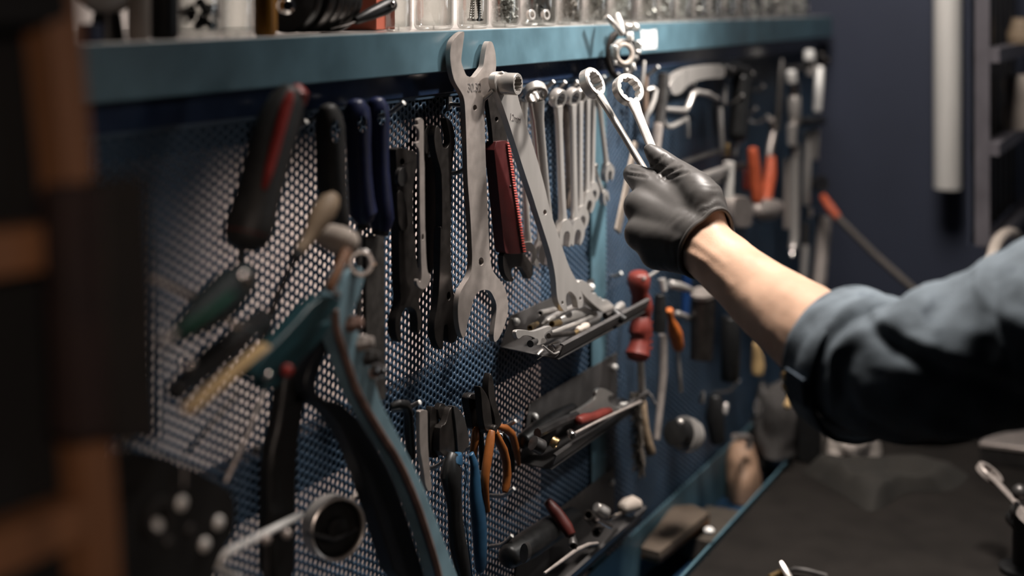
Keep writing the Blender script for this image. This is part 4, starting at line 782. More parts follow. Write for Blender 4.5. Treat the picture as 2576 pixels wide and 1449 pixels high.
riv = lambda b, p, d: b.lathe(p, d, [(-.0045, .0011), (.0035, .0011), (.0035, .0021), (.0045, .0019)], 8)
nut = lambda b, p, d: b.lathe_loop(p, d, [(0, .0034), (.0026, .0034), (.0026, .0019), (0, .0019)], 6)
# left end, very blurred
b = MB(); c = P(270, -42, .0); z0 = depth(c); rb = 82 * z0 / FPX
t = thing('bottle', 'white round-bottomed bottle on a black stand at the far left of the shelf', 'bottle', Vector((c.x, c.y, ZS)))
b.lathe(Vector((c.x, c.y, c.z)), (0, 0, -1), [(-rb * 1.2, rb * .6), (-rb * .5, rb * .95), (0, rb), (rb * .5, rb * .88), (rb * .85, rb * .5), (rb * .97, rb * .18)], 30); b.build('bowl', whitep, t)
b = MB(); b.lathe((c.x, c.y, ZS), (0, 0, 1), [(0, rb * .55), (c.z - rb * .9 - ZS, rb * .42)], 20); b.build('stand', blackp, t)
c, r = onshelf(232, 20); b = MB(); b.box(c + Vector((0, 0, .006)), r, r, .006); b.build('small_box', bluel, bevel=.001, lab='small dark blue box at the far left edge of the shelf', cat='box')
jar('pale grey plastic pot near the left end of the shelf', 349, 29, beige, .07, group=None, name='plastic_jar')
c, r = jar('black bottle near the left end of the shelf', 414, 36, blackp, .08, group=None, name='plastic_jar')
c, r = jar('large blurred glass jar right of the black bottle', 503, 56, h=.08); fill('hinges', 'dark hardware inside the large blurred jar near the left end', c, r, 26, nut, gsteel, .018, 2)
jar('blurred glass jar between the large left jar and the amber pot', 598, 42, h=.08)
jar('amber plastic pot on the shelf left of the stacked black discs', 668, 29, amber, .07, group=None, name='plastic_jar')
for i, a in enumerate((735, 772, 796, 815, 832, 846)):
    p = P(a + 12, 60, .0); rr = .034 - .0008 * i; b = MB(); c = Vector((p.x, .012, ZS + rr + .0005))
    b.lathe_loop(c, (1, -.12, 0), [(0, rr * .97), (.0015, rr), (.0075, rr), (.009, rr * .97), (.009, rr * .2), (0, rr * .2)], 48)
    b.build('sanding_disc', blackp if i == 0 else gsteel, lab='black disc standing upright on the shelf, %s of the row of discs' % ['first and nearest', 'second', 'third', 'fourth', 'fifth', 'last and farthest'][i], cat='disc', group='upright discs on the shelf')
b = MB(); p = P(716, 14, -.012); b.lathe(p, (-.6, -.8, 0), [(-.02, .003), (0, .0035), (.002, .0065), (.006, .0065), (.008, .004)], 16); b.build('spindle_nut', chrome, lab='round chrome nut in front of the nearest black disc', cat='nut')
c = P(935, 60, .03); b = MB(); b.box((c.x, .045, ZS + .035), .016, .03, .0345); b.build('carton', mat('orange_card', (.50, .115, .065), .6, 0, .08, 20), bevel=.001, lab='orange-red box behind the black spatula on the shelf', cat='box')
t = thing('spatula', 'black spatula lying across the shelf with its broad handle raised to the right', 'spatula', P(880, 60, -.02))
ptube('blade', None, None, [(828, 73, -.010, (6, 2)), (870, 62, -.013, (9, 3)), (900, 50, -.017, (11, 3))], dsteel, parent=t, n=12)
ptube('handle', None, None, [(895, 52, -.017, 11), (930, 36, -.021, 16), (965, 20, -.024, 20), (985, 10, -.026, 18)], blackp, parent=t, dome=.5)
b = MB(); b.ball(P(988, 10, -.033), .0028, 10, 6); b.build('rivet', chrome, t)
jar('narrow glass jar just right of the black spatula', 1003, 34, h=.078)
jar('wide glass jar whose base overhangs the shelf front, left of the jar of screws', 1092, 50, h=.08)
c, r = jar('glass jar with a few pointed screws, directly above the big wrench', 1190, 40)
for i, (dx, dy, tilt, mm) in enumerate(((-.55, -.3, .15, steel2), (-.25, -.62, .02, gsteel), (.12, -.5, -.05, steel2), (.45, -.3, -.25, steel2), (.2, .3, .3, steel2))):
    b = MB(); p = c + Vector((dx * r, dy * r, .0075)); d = Vector((tilt, .05, 1)).normalized()
    b.lathe(p, d, [(0, .0030), (.0012, .0032), (.0026, .0016)] + [x for k in range(7) for x in ((.004 + k * .0024, .0011), (.0052 + k * .0024, .0017))] + [(.0225, .0003)], 10)
    b.build('wood_screw', mm, lab='%s screw standing point-up in the jar above the big wrench, %s' % ('dark' if mm is gsteel else 'bright', ['leftmost one', 'the dark one', 'tallest in the middle', 'rightmost one', 'the one at the back'][i]), cat='screw', group='screws in the jar')
c, r = jar('small square-sided glass jar filled with white rivets', 1271, 36, sides=28); fill('rivets', 'white rivets filling the small square-sided jar', c, r, 190, riv, cutend, .05, 3)
c, r = jar('glass jar with two large ring nuts facing out, right of the rivet jar', 1356, 46); fill('bolts', 'mixed grey bolts behind the two ring nuts', c + Vector((0, r * .2, 0)), r * .75, 40, riv, gsteel, .04, 4)
for i, px in enumerate((1331, 1368)):
    p = P(px, 38, c.y - r * .62); b = MB(); b.lathe_loop(p, (-.25, -1, .1), [(0, .0052), (.004, .0056), (.0045, .005), (.0045, .0034), (0, .0032)], 24); b.build('ring_nut', steel2, lab='large ring nut facing out of the jar, %s of two' % ('left' if i == 0 else 'right'), cat='nut', group='ring nuts in the jar')
for lab_, px, w_, n, fn, m_, sd in (('glass jar with pale nuts, second right of the rivet jar', 1433, 34, 50, nut, steel, 5), ('glass jar of nuts directly left of the dark ring hung with nuts', 1498, 33, 60, nut, steel2, 6), ('glass jar with bright bolts directly above the dark ring hung with nuts', 1562, 34, 60, riv, cutend, 7)):
    c, r = jar(lab_, px, w_); fill('hardware', 'loose hardware in the ' + lab_[6:40].split(',')[0].strip(), c, r, n, fn, m_, .04, sd)
words = ['first', 'second', 'third', 'fourth', 'fifth', 'sixth', 'seventh', 'eighth', 'ninth', 'tenth', 'eleventh', 'twelfth']
for i, (px, w_) in enumerate(((1628, 28), (1672, 27), (1716, 25), (1757, 23), (1795, 22), (1831, 21), (1865, 20), (1898, 19), (1930, 18), (1960, 17), (1989, 17), (2018, 16))):
    c, r = jar('small blurred glass jar, %s in the row from the paper sticker to the far end' % words[i], px, w_, h=.07)
    fill('hardware', 'pale hardware inside the %s jar of the blurred row at the far end' % words[i], c, r, 22, riv, cutend if i % 3 else steel2, .035, 20 + i)
# ================================================================== dark ring strung with nuts on the shelf front
YN = -.046
t = thing('part_ring', 'dark steel ring hung with bright nuts and ring spanner heads in front of the shelf', 'ring of parts', P(1560, 130, YN))
def lring(name, m, px, py, Y, rpx, tpx, ax, sq=1.0, n=36):
    c = P(px, py, Y); k = pr(px, py, Y, 1); b = MB(); ax = Vector(ax).normalized(); a = Vector((0, 0, 1)); u = ax.cross(a).normalized(); v = u.cross(ax)
    b.tube([c + u * (rpx * k * sq * math.cos(2 * math.pi * i / n)) + v * (rpx * k * math.sin(2 * math.pi * i / n)) for i in range(n)], tpx * k, 10, loop=True); return b.build(name, m, t)
lring('carrier_ring', dsteel, 1562, 138, YN + .008, 58, 9, (-.3, -1, 0), .9)
lring('chain_ring', steel2, 1567, 133, YN - .006, 30, 6, (-.5, -.85, .1), 1.0)
lring('chain_ring', beige, 1570, 136, YN - .012, 24, 6, (-.5, -.85, .1), 1.0)
def nutpx(nm, m, px, py, Y, rpx, d, L=1.2):
    c = P(px, py, Y); k = pr(px, py, Y, rpx); b = MB(); b.lathe(c, d, [(-k * L * .5, k * .5), (-k * L * .5, k * .92), (-k * L * .4, k), (k * L * .4, k), (k * L * .5, k * .9), (k * L * .5, k * .45), (0, k * .45)], 18); return b.build(nm, m, t)
for a in ((1606, 112, 11, (1, 0, .2)), (1604, 132, 8, (.9, -.4, .2)), (1600, 146, 7, (.6, -.6, .5)), (1592, 168, 10, (.3, -.9, .2)), (1548, 158, 6, (.2, -.9, 0)), (1545, 120, 10, (.2, -.2, 1)), (1574, 178, 8, (.4, -.9, .1)), (1596, 68, 10, (1, -.2, 0)), (1585, 92, 12, (.2, -1, 0))):
    nutpx('nut', cutend if a[2] > 9 else steel2, a[0], a[1], YN - .012, a[2], a[3])
ptube('bolt', None, None, [(1526, 42, YN - .006, 7), (1545, 62, YN - .010, 8), (1565, 86, YN - .014, 8)], steel2, parent=t, dome=.3)
ptube('bolt', None, None, [(1553, 36, YN - .006, 6), (1558, 56, YN - .01, 9), (1566, 84, YN - .014, 7)], cutend, parent=t, dome=.5)
ptube('bolt', None, None, [(1572, 66, YN - .004, 9), (1590, 68, YN - .008, 10), (1602, 70, YN - .01, 9)], steel2, parent=t, dome=.3)
# ================================================================== right half of the board, blurred
def simple(name, lab, cat, parts, dome=.4):
    t = thing(name, lab, cat, P(*parts[0][2][0][:3]))
    for nm, m, pts in parts: ptube(nm, None, None, pts, m, parent=t, dome=dome)
    return t
ptube('tire_lever', 'pale flat metal lever hanging at a slant just left of the gloved fist', 'lever', [(1598, 360, -.03, (14, 5)), (1584, 430, -.03, (17, 5)), (1568, 510, -.03, (19, 5)), (1553, 582, -.03, (20, 5))], mat('tan_metal', (.42, .35, .29), .4, .75, .1, 40), ref=(0, 1, 0))
ptube('leather_strip', 'narrow brown strip hanging right of the held ratchet ring', 'strip', [(1622, 190, -.02, 9), (1622, 250, -.02, 8), (1624, 318, -.02, 7)], mat('brown_strip', (.22, .15, .11), .6, 0, .2, 40))
ptube('steel_pick', 'thin bright pick sticking up right of the dark ring hung with nuts', 'pick', [(1621, 155, -.03, 4), (1618, 190, -.03, 4.5), (1614, 218, -.03, 4)], steel2, dome=.5)
ptube('hex_key', 'bright bent hex key hanging right of the held ratchet wrench', 'hex key', [(1628, 226, -.03, 5), (1642, 222, -.034, 6), (1650, 226, -.036, 6.5), (1646, 250, -.036, 6.5), (1636, 276, -.034, 6.5), (1628, 290, -.032, 5), (1622, 312, -.03, 5)], steel2)
simple('screwdriver', 'grey-handled screwdriver with a steel shaft hanging left of the chrome saw frame', 'screwdriver', [('handle', gsteel, [(1669, 186, -.03, 15), (1666, 240, -.03, 15), (1658, 312, -.03, 14)]), ('shaft', steel, [(1656, 312, -.03, 13), (1650, 370, -.03, 12), (1646, 420, -.03, 11)])], .2)
t = thing('saw', 'hand saw with a chrome curved frame and black ribbed grip', 'saw', P(1800, 190, -.03))
b = MB(); flat_tool(b, [(1684, 212), (1700, 192), (1722, 177), (1750, 168), (1790, 163), (1822, 162), (1826, 196), (1790, 197), (1756, 202), (1730, 214), (1712, 236), (1696, 240), (1688, 228)], -.036, .012, [], 1); b.build('frame', steel2, t, bevel=.002)
ptube('grip', None, None, [(1824, 178, -.03, 17), (1850, 174, -.03, 19), (1872, 182, -.032, 20), (1876, 205, -.034, 22)] , blackp, parent=t, n=18, dome=.4)
b = MB(); pts = []; rad = []
for i in range(25):
    y = 196 + i * 6.2; pts.append(P(1868 - i * .55, y, -.036)); rad.append(pr(1866, y, -.036, 25 if i % 2 else 22.5))
b.tube(pts, rad, 18, dome=.5); b.build('ribbed_grip', blackp, t, sharp=60)
ptube('back_rod', None, None, [(1824, 215, -.026, 5), (1823, 260, -.026, 5)], steel2, parent=t)
b = MB(); b.ball(P(1845, 178, -.046), .006, 12, 6, (1, .5, 1)); b.build('screw_cap', gsteel, t)
ptube('bent_rod', 'bent bright wire rod with several corners below the chrome saw frame', 'rod', chaikin and [(1670, 280, -.03, 5), (1672, 274, -.032, 6), (1725, 278, -.034, 7), (1731, 266, -.034, 7), (1742, 238, -.036, 7), (1752, 231, -.036, 7), (1782, 236, -.034, 7), (1806, 250, -.032, 6)], steel2)
ptube('u_rod', 'U-shaped wire rod left of the black saw grip, below the bent rod', 'rod', [(1668, 288, -.03, 6), (1668, 305, -.03, 7), (1676, 318, -.03, 7), (1690, 318, -.03, 7), (1728, 298, -.03, 6)], steel2)
ptube('short_rod', 'short steel rod hanging below the end of the U-shaped rod', 'rod', [(1729, 303, -.02, 5), (1730, 345, -.02, 5)], steel2, dome=.3)
ptube('long_rod', 'long bright rod hanging down left of the black saw grip', 'rod', [(1812, 272, -.026, 6.5), (1814, 330, -.026, 6.5), (1818, 386, -.026, 6.5)], steel2, dome=.3)
ptube('brass_tip', 'small brass tip below the black saw grip', 'fitting', [(1829, 364, -.03, 7), (1830, 390, -.03, 7)], brass, dome=.4)
ptube('small_bit', 'small bright bit hanging under the black saw grip', 'bit', [(1856, 352, -.03, 8), (1850, 372, -.03, 6), (1847, 390, -.03, 7)], steel2, dome=.4)
simple('t_wrench', 'large T-shaped steel handle with a thick vertical tube, right of the gloved fist', 'handle', [('tube', alu, [(1834, 408, -.05, 15), (1832, 480, -.05, 14), (1830, 590, -.05, 14)]), ('cross_bar', gsteel, [(1830, 418, -.05, 9), (1856, 418, -.05, 8), (1872, 417, -.05, 9)]), ('arm', steel2, [(1740, 452, -.05, 9), (1780, 440, -.05, 10), (1828, 424, -.05, 10)])], .2)
ptube('pry_bar', 'dull brown flat bar slanting up behind the gloved fist', 'bar', [(1690, 418, -.03, (12, 6)), (1750, 398, -.03, (12, 6)), (1815, 378, -.03, (11, 6))], gsteel)
ptube('spanner_arm', 'curved bright arm below the brown flat bar, right of the fist', 'arm', [(1764, 464, -.04, 8), (1790, 460, -.04, 9), (1812, 450, -.04, 8), (1830, 436, -.04, 6)], steel2)
def hammer(lab, hpts, hm, hd):
    t = thing('hammer', lab, 'hammer', P(*hpts[0][:3])); ptube('handle', None, None, hpts, hm, parent=t, dome=.5); hd(t)
def hd1(t):
    b = MB(); flat_tool(b, [(1846, 510), (1850, 496), (1878, 492), (1892, 506), (1895, 540), (1890, 572), (1850, 574), (1846, 545)], -.062, .03, [], 1); b.build('head', steel, t, bevel=.004)
def hd2(t):
    b = MB(); b.tube([P(1902, 530, -.05), P(1914, 529, -.052), P(1934, 527, -.054), P(1954, 524, -.056)], [pr(1930, 528, -.05, r) for r in (18, 27, 28, 22)], 18, dome=.6); b.build('head', steel, t)
hammer('orange-handled hammer with a square head hanging head down', [(1893, 376, -.045, 13), (1897, 420, -.046, 16), (1902, 470, -.048, 17), (1904, 505, -.05, 14)], orangel, hd1)
hammer('orange-handled hammer with a ball head, right of the square-headed one', [(1940, 398, -.04, 12), (1938, 440, -.042, 16), (1930, 480, -.046, 16), (1926, 512, -.05, 13)], orangel, hd2)
ptube('red_grip', 'dark red grip behind the square hammer head', 'grip', [(1880, 430, -.02, 10), (1878, 475, -.02, 12)], dredp, dome=.5)
ptube('jaw_arm', 'slim steel arm curving down above the ball-headed hammer', 'arm', [(1940, 300, -.03, 8), (1946, 330, -.03, 8), (1938, 370, -.03, 8), (1934, 400, -.03, 7)], steel)
simple('extension_bar', 'tall chrome extension bar with a stepped bright top, left of two', 'bar', [('head', cutend, [(1990, 180, -.05, 13), (1992, 205, -.05, 13)]), ('collar', chrome, [(1997, 205, -.05, 13), (1998, 238, -.05, 13)]), ('shaft', steel2, [(1998, 245, -.05, 16), (1999, 310, -.05, 16)]), ('lower_shaft', steel2, [(1993, 315, -.05, 14), (1992, 360, -.05, 12), (1999, 365, -.05, 14), (1999, 600, -.05, 12), (1994, 628, -.05, 11)]), ('ball_end', chrome, [(1993, 636, -.05, 9), (1992, 648, -.05, 10)])], .3)
ptube('flat_rod', 'flat pinkish steel rod hanging directly left of the stepped extension bar', 'rod', [(1981, 400, -.036, 8), (1980, 480, -.036, 9), (1979, 574, -.036, 9)], steel)
ptube('slim_file', 'slim pointed file left of the stepped extension bar, near the top', 'file', [(1968, 150, -.03, 5), (1964, 185, -.03, 9), (1960, 260, -.03, 9), (1955, 330, -.03, 8)], gsteel)
simple('socket_wrench', 'tall chrome T-bar wrench with a bright round knob at the top, right of two', 'wrench', [('knob', cutend, [(2036, 128, -.05, 13), (2036, 150, -.05, 14)]), ('neck', steel2, [(2040, 156, -.05, 12), (2041, 186, -.05, 14)]), ('side_tube', cutend, [(2063, 170, -.05, 10), (2059, 230, -.05, 11), (2056, 280, -.05, 11)]), ('cross_clamp', blackp, [(2010, 306, -.054, 11), (2038, 306, -.054, 11), (2066, 304, -.054, 12)]), ('lower_tube', steel2, [(2051, 326, -.05, 11), (2048, 400, -.05, 11)]), ('shaft', steel2, [(2034, 330, -.048, 9), (2030, 430, -.048, 11), (2028, 515, -.048, 11)]), ('ball_end', steel2, [(2034, 527, -.048, 9), (2035, 545, -.048, 9)])], .3)
b = MB(); b.ball(P(2066, 140, -.04), .0065, 12, 8); b.build('round_knob', gsteel, lab='round grey knob right of the bright knob at the top right of the board', cat='knob')
b = MB(); b.ball(P(2080, 154, -.05), .007, 12, 8); b.build('round_knob', dsteel, lab='dark knob farthest right at the top end of the board', cat='knob')
ptube('cross_rod', 'horizontal grey rod between the two tall chrome bars near the top', 'rod', [(1978, 172, -.03, 6), (2030, 166, -.03, 6)], gsteel)
simple('flex_bar', 'slim rod with a bright lower half below the two tall chrome bars', 'bar', [('upper', gsteel, [(2028, 560, -.05, 9), (2026, 616, -.05, 9)]), ('lower', steel2, [(2026, 618, -.05, 10), (2020, 720, -.05, 9)])], .2)
ptube('grey_cylinder', 'wide grey metal tube hanging at the far right end of the board', 'tube', [(2074, 545, -.05, 18), (2068, 630, -.05, 18), (2058, 725, -.05, 18)], steel)
t = thing('grabber', 'orange-gripped thin rod tool leaning out diagonally against the navy wall', 'rod tool', P(2090, 520, -.06))
ptube('handle', None, None, [(2070, 494, -.06, 9), (2088, 522, -.075, 12), (2108, 548, -.09, 10)], orangel, parent=t, dome=.4)
ptube('rod', None, None, [(2106, 546, -.09, 8), (2200, 640, -.15, 8.5), (2312, 740, -.22, 9)], mat('grey_brown_rod', (.16, .14, .125), .5, .3, .1, 40), parent=t)
b = MB(); b.ball(P(2322, 746, -.225), .014, 14, 8); b.build('foot', mat('brown_rubber', (.12, .07, .05), .6, 0, .15, 40), t)
b = MB(); b.lathe_loop(P(2062, 462, -.055), (-.6, -.7, .1), [(-.006, .013), (.006, .013), (.006, .007), (-.006, .007)], 20); b.build('head_ring', gsteel, t)
# lower right of the board
t = thing('drain_tool', 'red finger-grip handle with a pale steel shaft hanging right of the blue post', 'hand tool', P(1607, 700, -.04))
ptube('grip', None, None, [(1605, 690, -.04, 24), (1606, 702, -.04, 30), (1608, 722, -.04, 27), (1609, 738, -.04, 21), (1613, 756, -.04, 26), (1615, 775, -.04, 28), (1615, 796, -.04, 22), (1612, 814, -.04, 27), (1611, 832, -.04, 30), (1611, 850, -.04, 25), (1608, 870, -.04, 26), (1604, 892, -.04, 31), (1603, 902, -.04, 26)], dredp, parent=t, dome=.3, n=18)
for i in range(5):
    b = MB(); p = P(1627, 812 + i * 16, -.044); b.box(p, .0045, .006, .0016); b.build('grip_tooth', dredp, t, bevel=.0006)
ptube('shaft', None, None, [(1611, 904, -.04, 9), (1613, 950, -.04, 9.5), (1616, 1002, -.04, 9)], steel2, parent=t)
t = thing('wire_brush', 'dark bristled brush with a slim pale wooden handle below the red grip', 'brush', P(1625, 1060, -.03))
ptube('handle', None, None, [(1618, 1012, -.032, 8), (1620, 1040, -.034, 9), (1624, 1080, -.036, 10), (1630, 1112, -.038, 12), (1637, 1138, -.04, 13)], paleh, parent=t, dome=.5)
random.seed(3); b = MB()
for i in range(420):
    y = random.uniform(985, 1178); c = P(1612 + (y - 1080) * .06, y, -.024 - random.random() * .02); a = random.uniform(2.2, 4.0)
    tip = c + Vector((math.cos(a) * .024, random.uniform(-.012, .006), random.uniform(-.012, .01))); b.add([c, c + Vector((.0006, 0, .0006)), tip], [(0, 1, 2)]); b.tube([c, tip], [.0009, .0005], 4)
o = b.build('bristles', bristle, t, stuff=True)
simple('nut_driver', 'black handled nut driver with a chrome hex top, right of the red grip', 'nut driver', [('hex_top', steel2, [(1664, 702, -.045, 10), (1670, 732, -.048, 9)]), ('handle', blackp, [(1660, 742, -.045, 13), (1660, 780, -.045, 17), (1658, 834, -.045, 17)]), ('shaft', steel, [(1668, 842, -.04, 11), (1668, 940, -.04, 11), (1660, 1030, -.04, 9), (1652, 1105, -.04, 8)])], .2)
ptube('socket_bar', 'short bright ribbed socket lying sideways below the gloved fist', 'socket', [(1686, 715, -.04, 11), (1710, 720, -.045, 11), (1728, 726, -.05, 9), (1740, 731, -.052, 7)], steel2, dome=.3)
ptube('snip_tip', 'thin pale blade end just under the gloved fist above the red grip', 'blade', [(1618, 702, -.05, 4), (1640, 690, -.05, 4), (1655, 680, -.05, 3)], steel2)
simple('screwdriver', 'small orange screwdriver with a thin shaft hanging right of the black nut driver', 'screwdriver', [('handle', orangep, [(1683, 780, -.05, 10), (1685, 792, -.05, 9), (1687, 804, -.05, 8), (1693, 822, -.05, 15), (1699, 840, -.05, 18), (1703, 858, -.05, 16), (1706, 872, -.05, 15), (1706, 880, -.05, 11)]), ('shaft', steel2, [(1705, 884, -.05, 5), (1709, 940, -.05, 5.5), (1713, 985, -.05, 5.5)])], .4)
ptube('clevis', 'pair of small bright rods beside the orange screwdriver head', 'rod', [(1702, 788, -.03, 7), (1722, 796, -.034, 8), (1733, 802, -.036, 7)], steel2, dome=.4)
ptube('blue_tube', 'blue tube partly hidden by the wrist', 'tube', [(1728, 690, -.02, 13), (1726, 740, -.02, 12), (1724, 788, -.02, 11)], mat('bright_blue_plastic', (.012, .05, .17), .45, 0, .15, 50))
t = thing('tin_can', 'dark tin can hanging below the wrist with a light rim', 'can', P(1770, 830, -.05))
ptube('body', None, None, [(1770, 742, -.055, 30), (1768, 820, -.055, 30), (1764, 905, -.055, 28)], dsteel, parent=t, n=24)
ptube('rim', None, None, [(1768, 734, -.055, 31), (1769, 744, -.055, 31)], steel, parent=t, n=24)
ptube('long_grip', 'long black cylinder grip hanging right of the dark tin can', 'grip', [(1838, 800, -.05, 24), (1838, 880, -.05, 25), (1836, 955, -.05, 23)], blackp, dome=.3)
ptube('chisel', 'small tan wooden handle end hanging below the forearm', 'handle', [(1902, 865, -.05, 8), (1905, 890, -.05, 13), (1907, 920, -.05, 17), (1906, 940, -.05, 15)], tanw, dome=.4)
t = thing('pipe_clamp', 'black round clamp with three bright ring bands low on the right of the board', 'clamp', P(1730, 1080, -.06))
c = P(1706, 1090, -.06); dd = (P(1775, 1100, -.07) - c).normalized(); k = pr(1720, 1085, -.06, 1)
b = MB(); b.lathe(c, dd, [(-22 * k, 20 * k), (-20 * k, 32 * k), (20 * k, 36 * k), (26 * k, 30 * k)], 24); b.build('body', blackp, t)
for off, rr in ((32, 44), (56, 42), (84, 36)):
    b = MB(); b.lathe_loop(c + dd * off * k, dd + Vector((0, -.3, 0)), [(-4 * k, rr * k), (4 * k, rr * k), (4 * k, rr * k * .86), (-4 * k, rr * k * .86)], 30); b.build('band', steel2, t)
b = MB(); b.lathe(c + dd * 8 * k, dd, [(0, 22 * k), (70 * k, 22 * k)], 20); b.build('core', blackp, t)
b = MB(); b.ball(P(1712, 1062, -.08), .004, 10, 6); b.build('bolt', steel2, t)
ptube('bright_pin', 'short bright pin above the black round clamp', 'pin', [(1768, 986, -.05, 6), (1765, 1012, -.05, 8)], steel2, dome=.5)
ptube('bright_pin', 'short bright pin under the hook near the bench end of the board', 'pin', [(1827, 1016, -.05, 6), (1823, 1040, -.05, 7)], steel2, dome=.5)
ptube('dark_wrench', 'dark tool body hanging under the hook above the bench end', 'tool body', [(1800, 1000, -.04, 18), (1798, 1050, -.04, 24), (1806, 1110, -.045, 20)], blackp, dome=.5)
# ================================================================== trough and bench things
def slab(mb, pts, Ztop, h): mb.prism([PZ(a, c, Ztop) for a, c in pts], (0, 0, -h))
t = thing('scrub_block', 'worn wooden block with layered brown edges lying in the blue trough', 'block', PZ(1700, 1330, ZTR - .04))
b = MB(); slab(b, [(1612, 1376), (1660, 1388), (1784, 1288), (1742, 1268), (1690, 1272)], ZTR - .006, .010); b.build('top_layer', mat('grey_brown_top', (.10, .075, .055), .7, 0, .25, 30), t, bevel=.001)
b = MB(); slab(b, [(1612, 1378), (1660, 1391), (1785, 1290), (1742, 1270), (1690, 1274)], ZTR - .0165, .014); b.build('base_layer', mat('brown_layer', (.19, .085, .035), .6, 0, .25, 40), t, bevel=.001)
b = MB(); b.box((t.location.x + .02, -.05, ZTR - .046), .06, .025, .014); b.build('bristle_bed', bristle, t)
b = MB(); b.ball(P(1784, 1334, -.093), .0068, 12, 8, (1, 1, .6)); b.build('white_nut', cutend, lab='small white nut on the front lip of the blue trough', cat='nut')
def blob(name, lab, cat, px, py, base, rx, ry, h, m, seed, nz=.35, nscale=22, parent=None, rot=0, seg=48, rng=20, pw=2.0):
    c = PZ(px, py, base); b = MB(); rings = []
    for i in range(rng + 1):
        tt = math.pi / 2 * (1 - i / rng); rr = math.sin(tt) ** (1 / pw * 1.0 if tt > 0 else 1); hh = math.cos(tt) ** .8 if i else 0
        ring = []
        for j in range(seg):
            a = 2 * math.pi * j / seg; p = Vector((rx * max(rr, .004) * math.cos(a), ry * max(rr, .004) * math.sin(a), h * hh))
            k = noise.noise(Vector((p.x * nscale + seed, p.y * nscale, p.z * nscale))) + .5 * noise.noise(Vector((p.x * nscale * 2.3, p.y * nscale * 2.3 + seed, p.z * nscale * 2.3)))
            p = Vector((p.x * (1 + nz * k), p.y * (1 + nz * k), p.z * (1 + nz * 1.3 * k)))
            p.z = max(p.z, .0008)
            p = Matrix.Rotation(rot, 3, 'Z') @ p; ring.append(c + p)
        rings.append(ring)
    b.loft(rings); return b.build(name, m, parent, lab=lab, cat=cat, sharp=60)
blob('clog', 'rounded pinkish tan lump at the far end of the blue trough', 'lump', 1868, 1240, ZTR - .06, .048, .026, .072, mat('pinkish_tan', (.40, .25, .165), .6, 0, .2, 25), 3, .2, 16, rot=.3)
blob('scrap_metal', 'heap of grey metal offcuts at the far end of the trough, behind the tan lump', 'scrap', 1925, 1172, ZTR - .06, .05, .024, .095, gsteel, 8, .4, 26)
ptube('angle_bracket', 'small bright right-angled bracket above the tan lump', 'bracket', [(1846, 1098, -.05, 7), (1880, 1098, -.05, 7), (1884, 1102, -.05, 8), (1884, 1128, -.05, 8)], steel)
blob('dark_rag', 'heap of dark grey rags under the shirt cuff at the far end of the bench', 'rag', 1962, 1135, ZBN, .046, .03, .085, mat('grey_rag', (.06, .055, .052), .9, 0, .3, 30, .5, 200), 5, .4, 14)
b = MB(); c = PZ(2042, 1160, ZBN); b.box(c + Vector((0, 0, .05)), .016, .018, .05); b.build('black_box', blackp, bevel=.003, lab='upright black box between the rags on the far bench', cat='box')
ptube('tan_stick', 'short tan wooden handle standing behind the cuff at the far bench', 'handle', [(1980, 1022, -.12, 9), (1994, 996, -.12, 10), (2004, 972, -.12, 8)], tanw, dome=.5)
blob('white_rag', 'pale crumpled rag heap on the bench under the sleeve', 'rag', 2150, 1144, ZBN, .066, .034, .085, rag, 12, .42, 20)
t = thing('dish', 'shallow brown dish behind the pale rag on the bench', 'dish', PZ(2300, 1130, ZBN))
c = PZ(2318, 1092, ZBN); b = MB(); b.lathe_loop(c, (0, 0, 1), [(0, .001), (0, .04), (.028, .070), (.032, .071), (.032, .067), (.006, .038), (.006, .001)], 40); b.build('dish', mat('brown_glaze', (.10, .065, .055), .4, 0, .2, 20), t)
# dark cloth draped over the bench
PT = [(2005, 1188), (2060, 1208), (2130, 1255), (2185, 1292), (2225, 1278), (2270, 1240), (2330, 1238), (2400, 1238), (2440, 1200), (2430, 1190), (2300, 1186), (2150, 1184), (2050, 1182)]
OP = chaikin([PZ(a, c, ZBN + .0004) for a, c in PT], 3); cc = sum(OP, Vector()) / len(OP)
b = MB(); rings = []
for i in range(15):
    s = 1 - i / 14 * .985; ring = []
    for p in OP:
        q = cc + (p - cc) * s; hgt = .022 * min(1, (1 - s) * 4) + .014 * min(1, (1 - s) * 5) * (noise.noise(q * 13) + .6 * noise.noise(q * 31)); ring.append(Vector((q.x, q.y, ZBN + .0006 + max(0, hgt))))
    rings.append(ring)
b.loft(rings); b.build('cloth', cloth, lab='dark creased cloth lying on the bench below the sleeve', cat='cloth', sharp=70)
t = thing('metal_case', 'flat grey metal case at the right edge of the bench', 'case', PZ(2540, 1165, ZBN))
a, c = PZ(2464, 1166, ZBN), PZ(2640, 1190, ZBN); u = (c - a); n = Vector((-u.y, u.x, 0)).normalized() * .08
n = n if n.dot(AX) > 0 else -n
b = MB(); b.box((a + c) / 2 + n + Vector((0, 0, .012)), u / 2, n, Vector((0, 0, .012))); b.build('body', gsteel, t, bevel=.002)
b = MB(); b.box((a + c) / 2 + n + Vector((0, 0, .0275)), u / 2 * 1.01, n * 1.02, Vector((0, 0, .0035))); b.build('lid', steel, t, bevel=.0015)
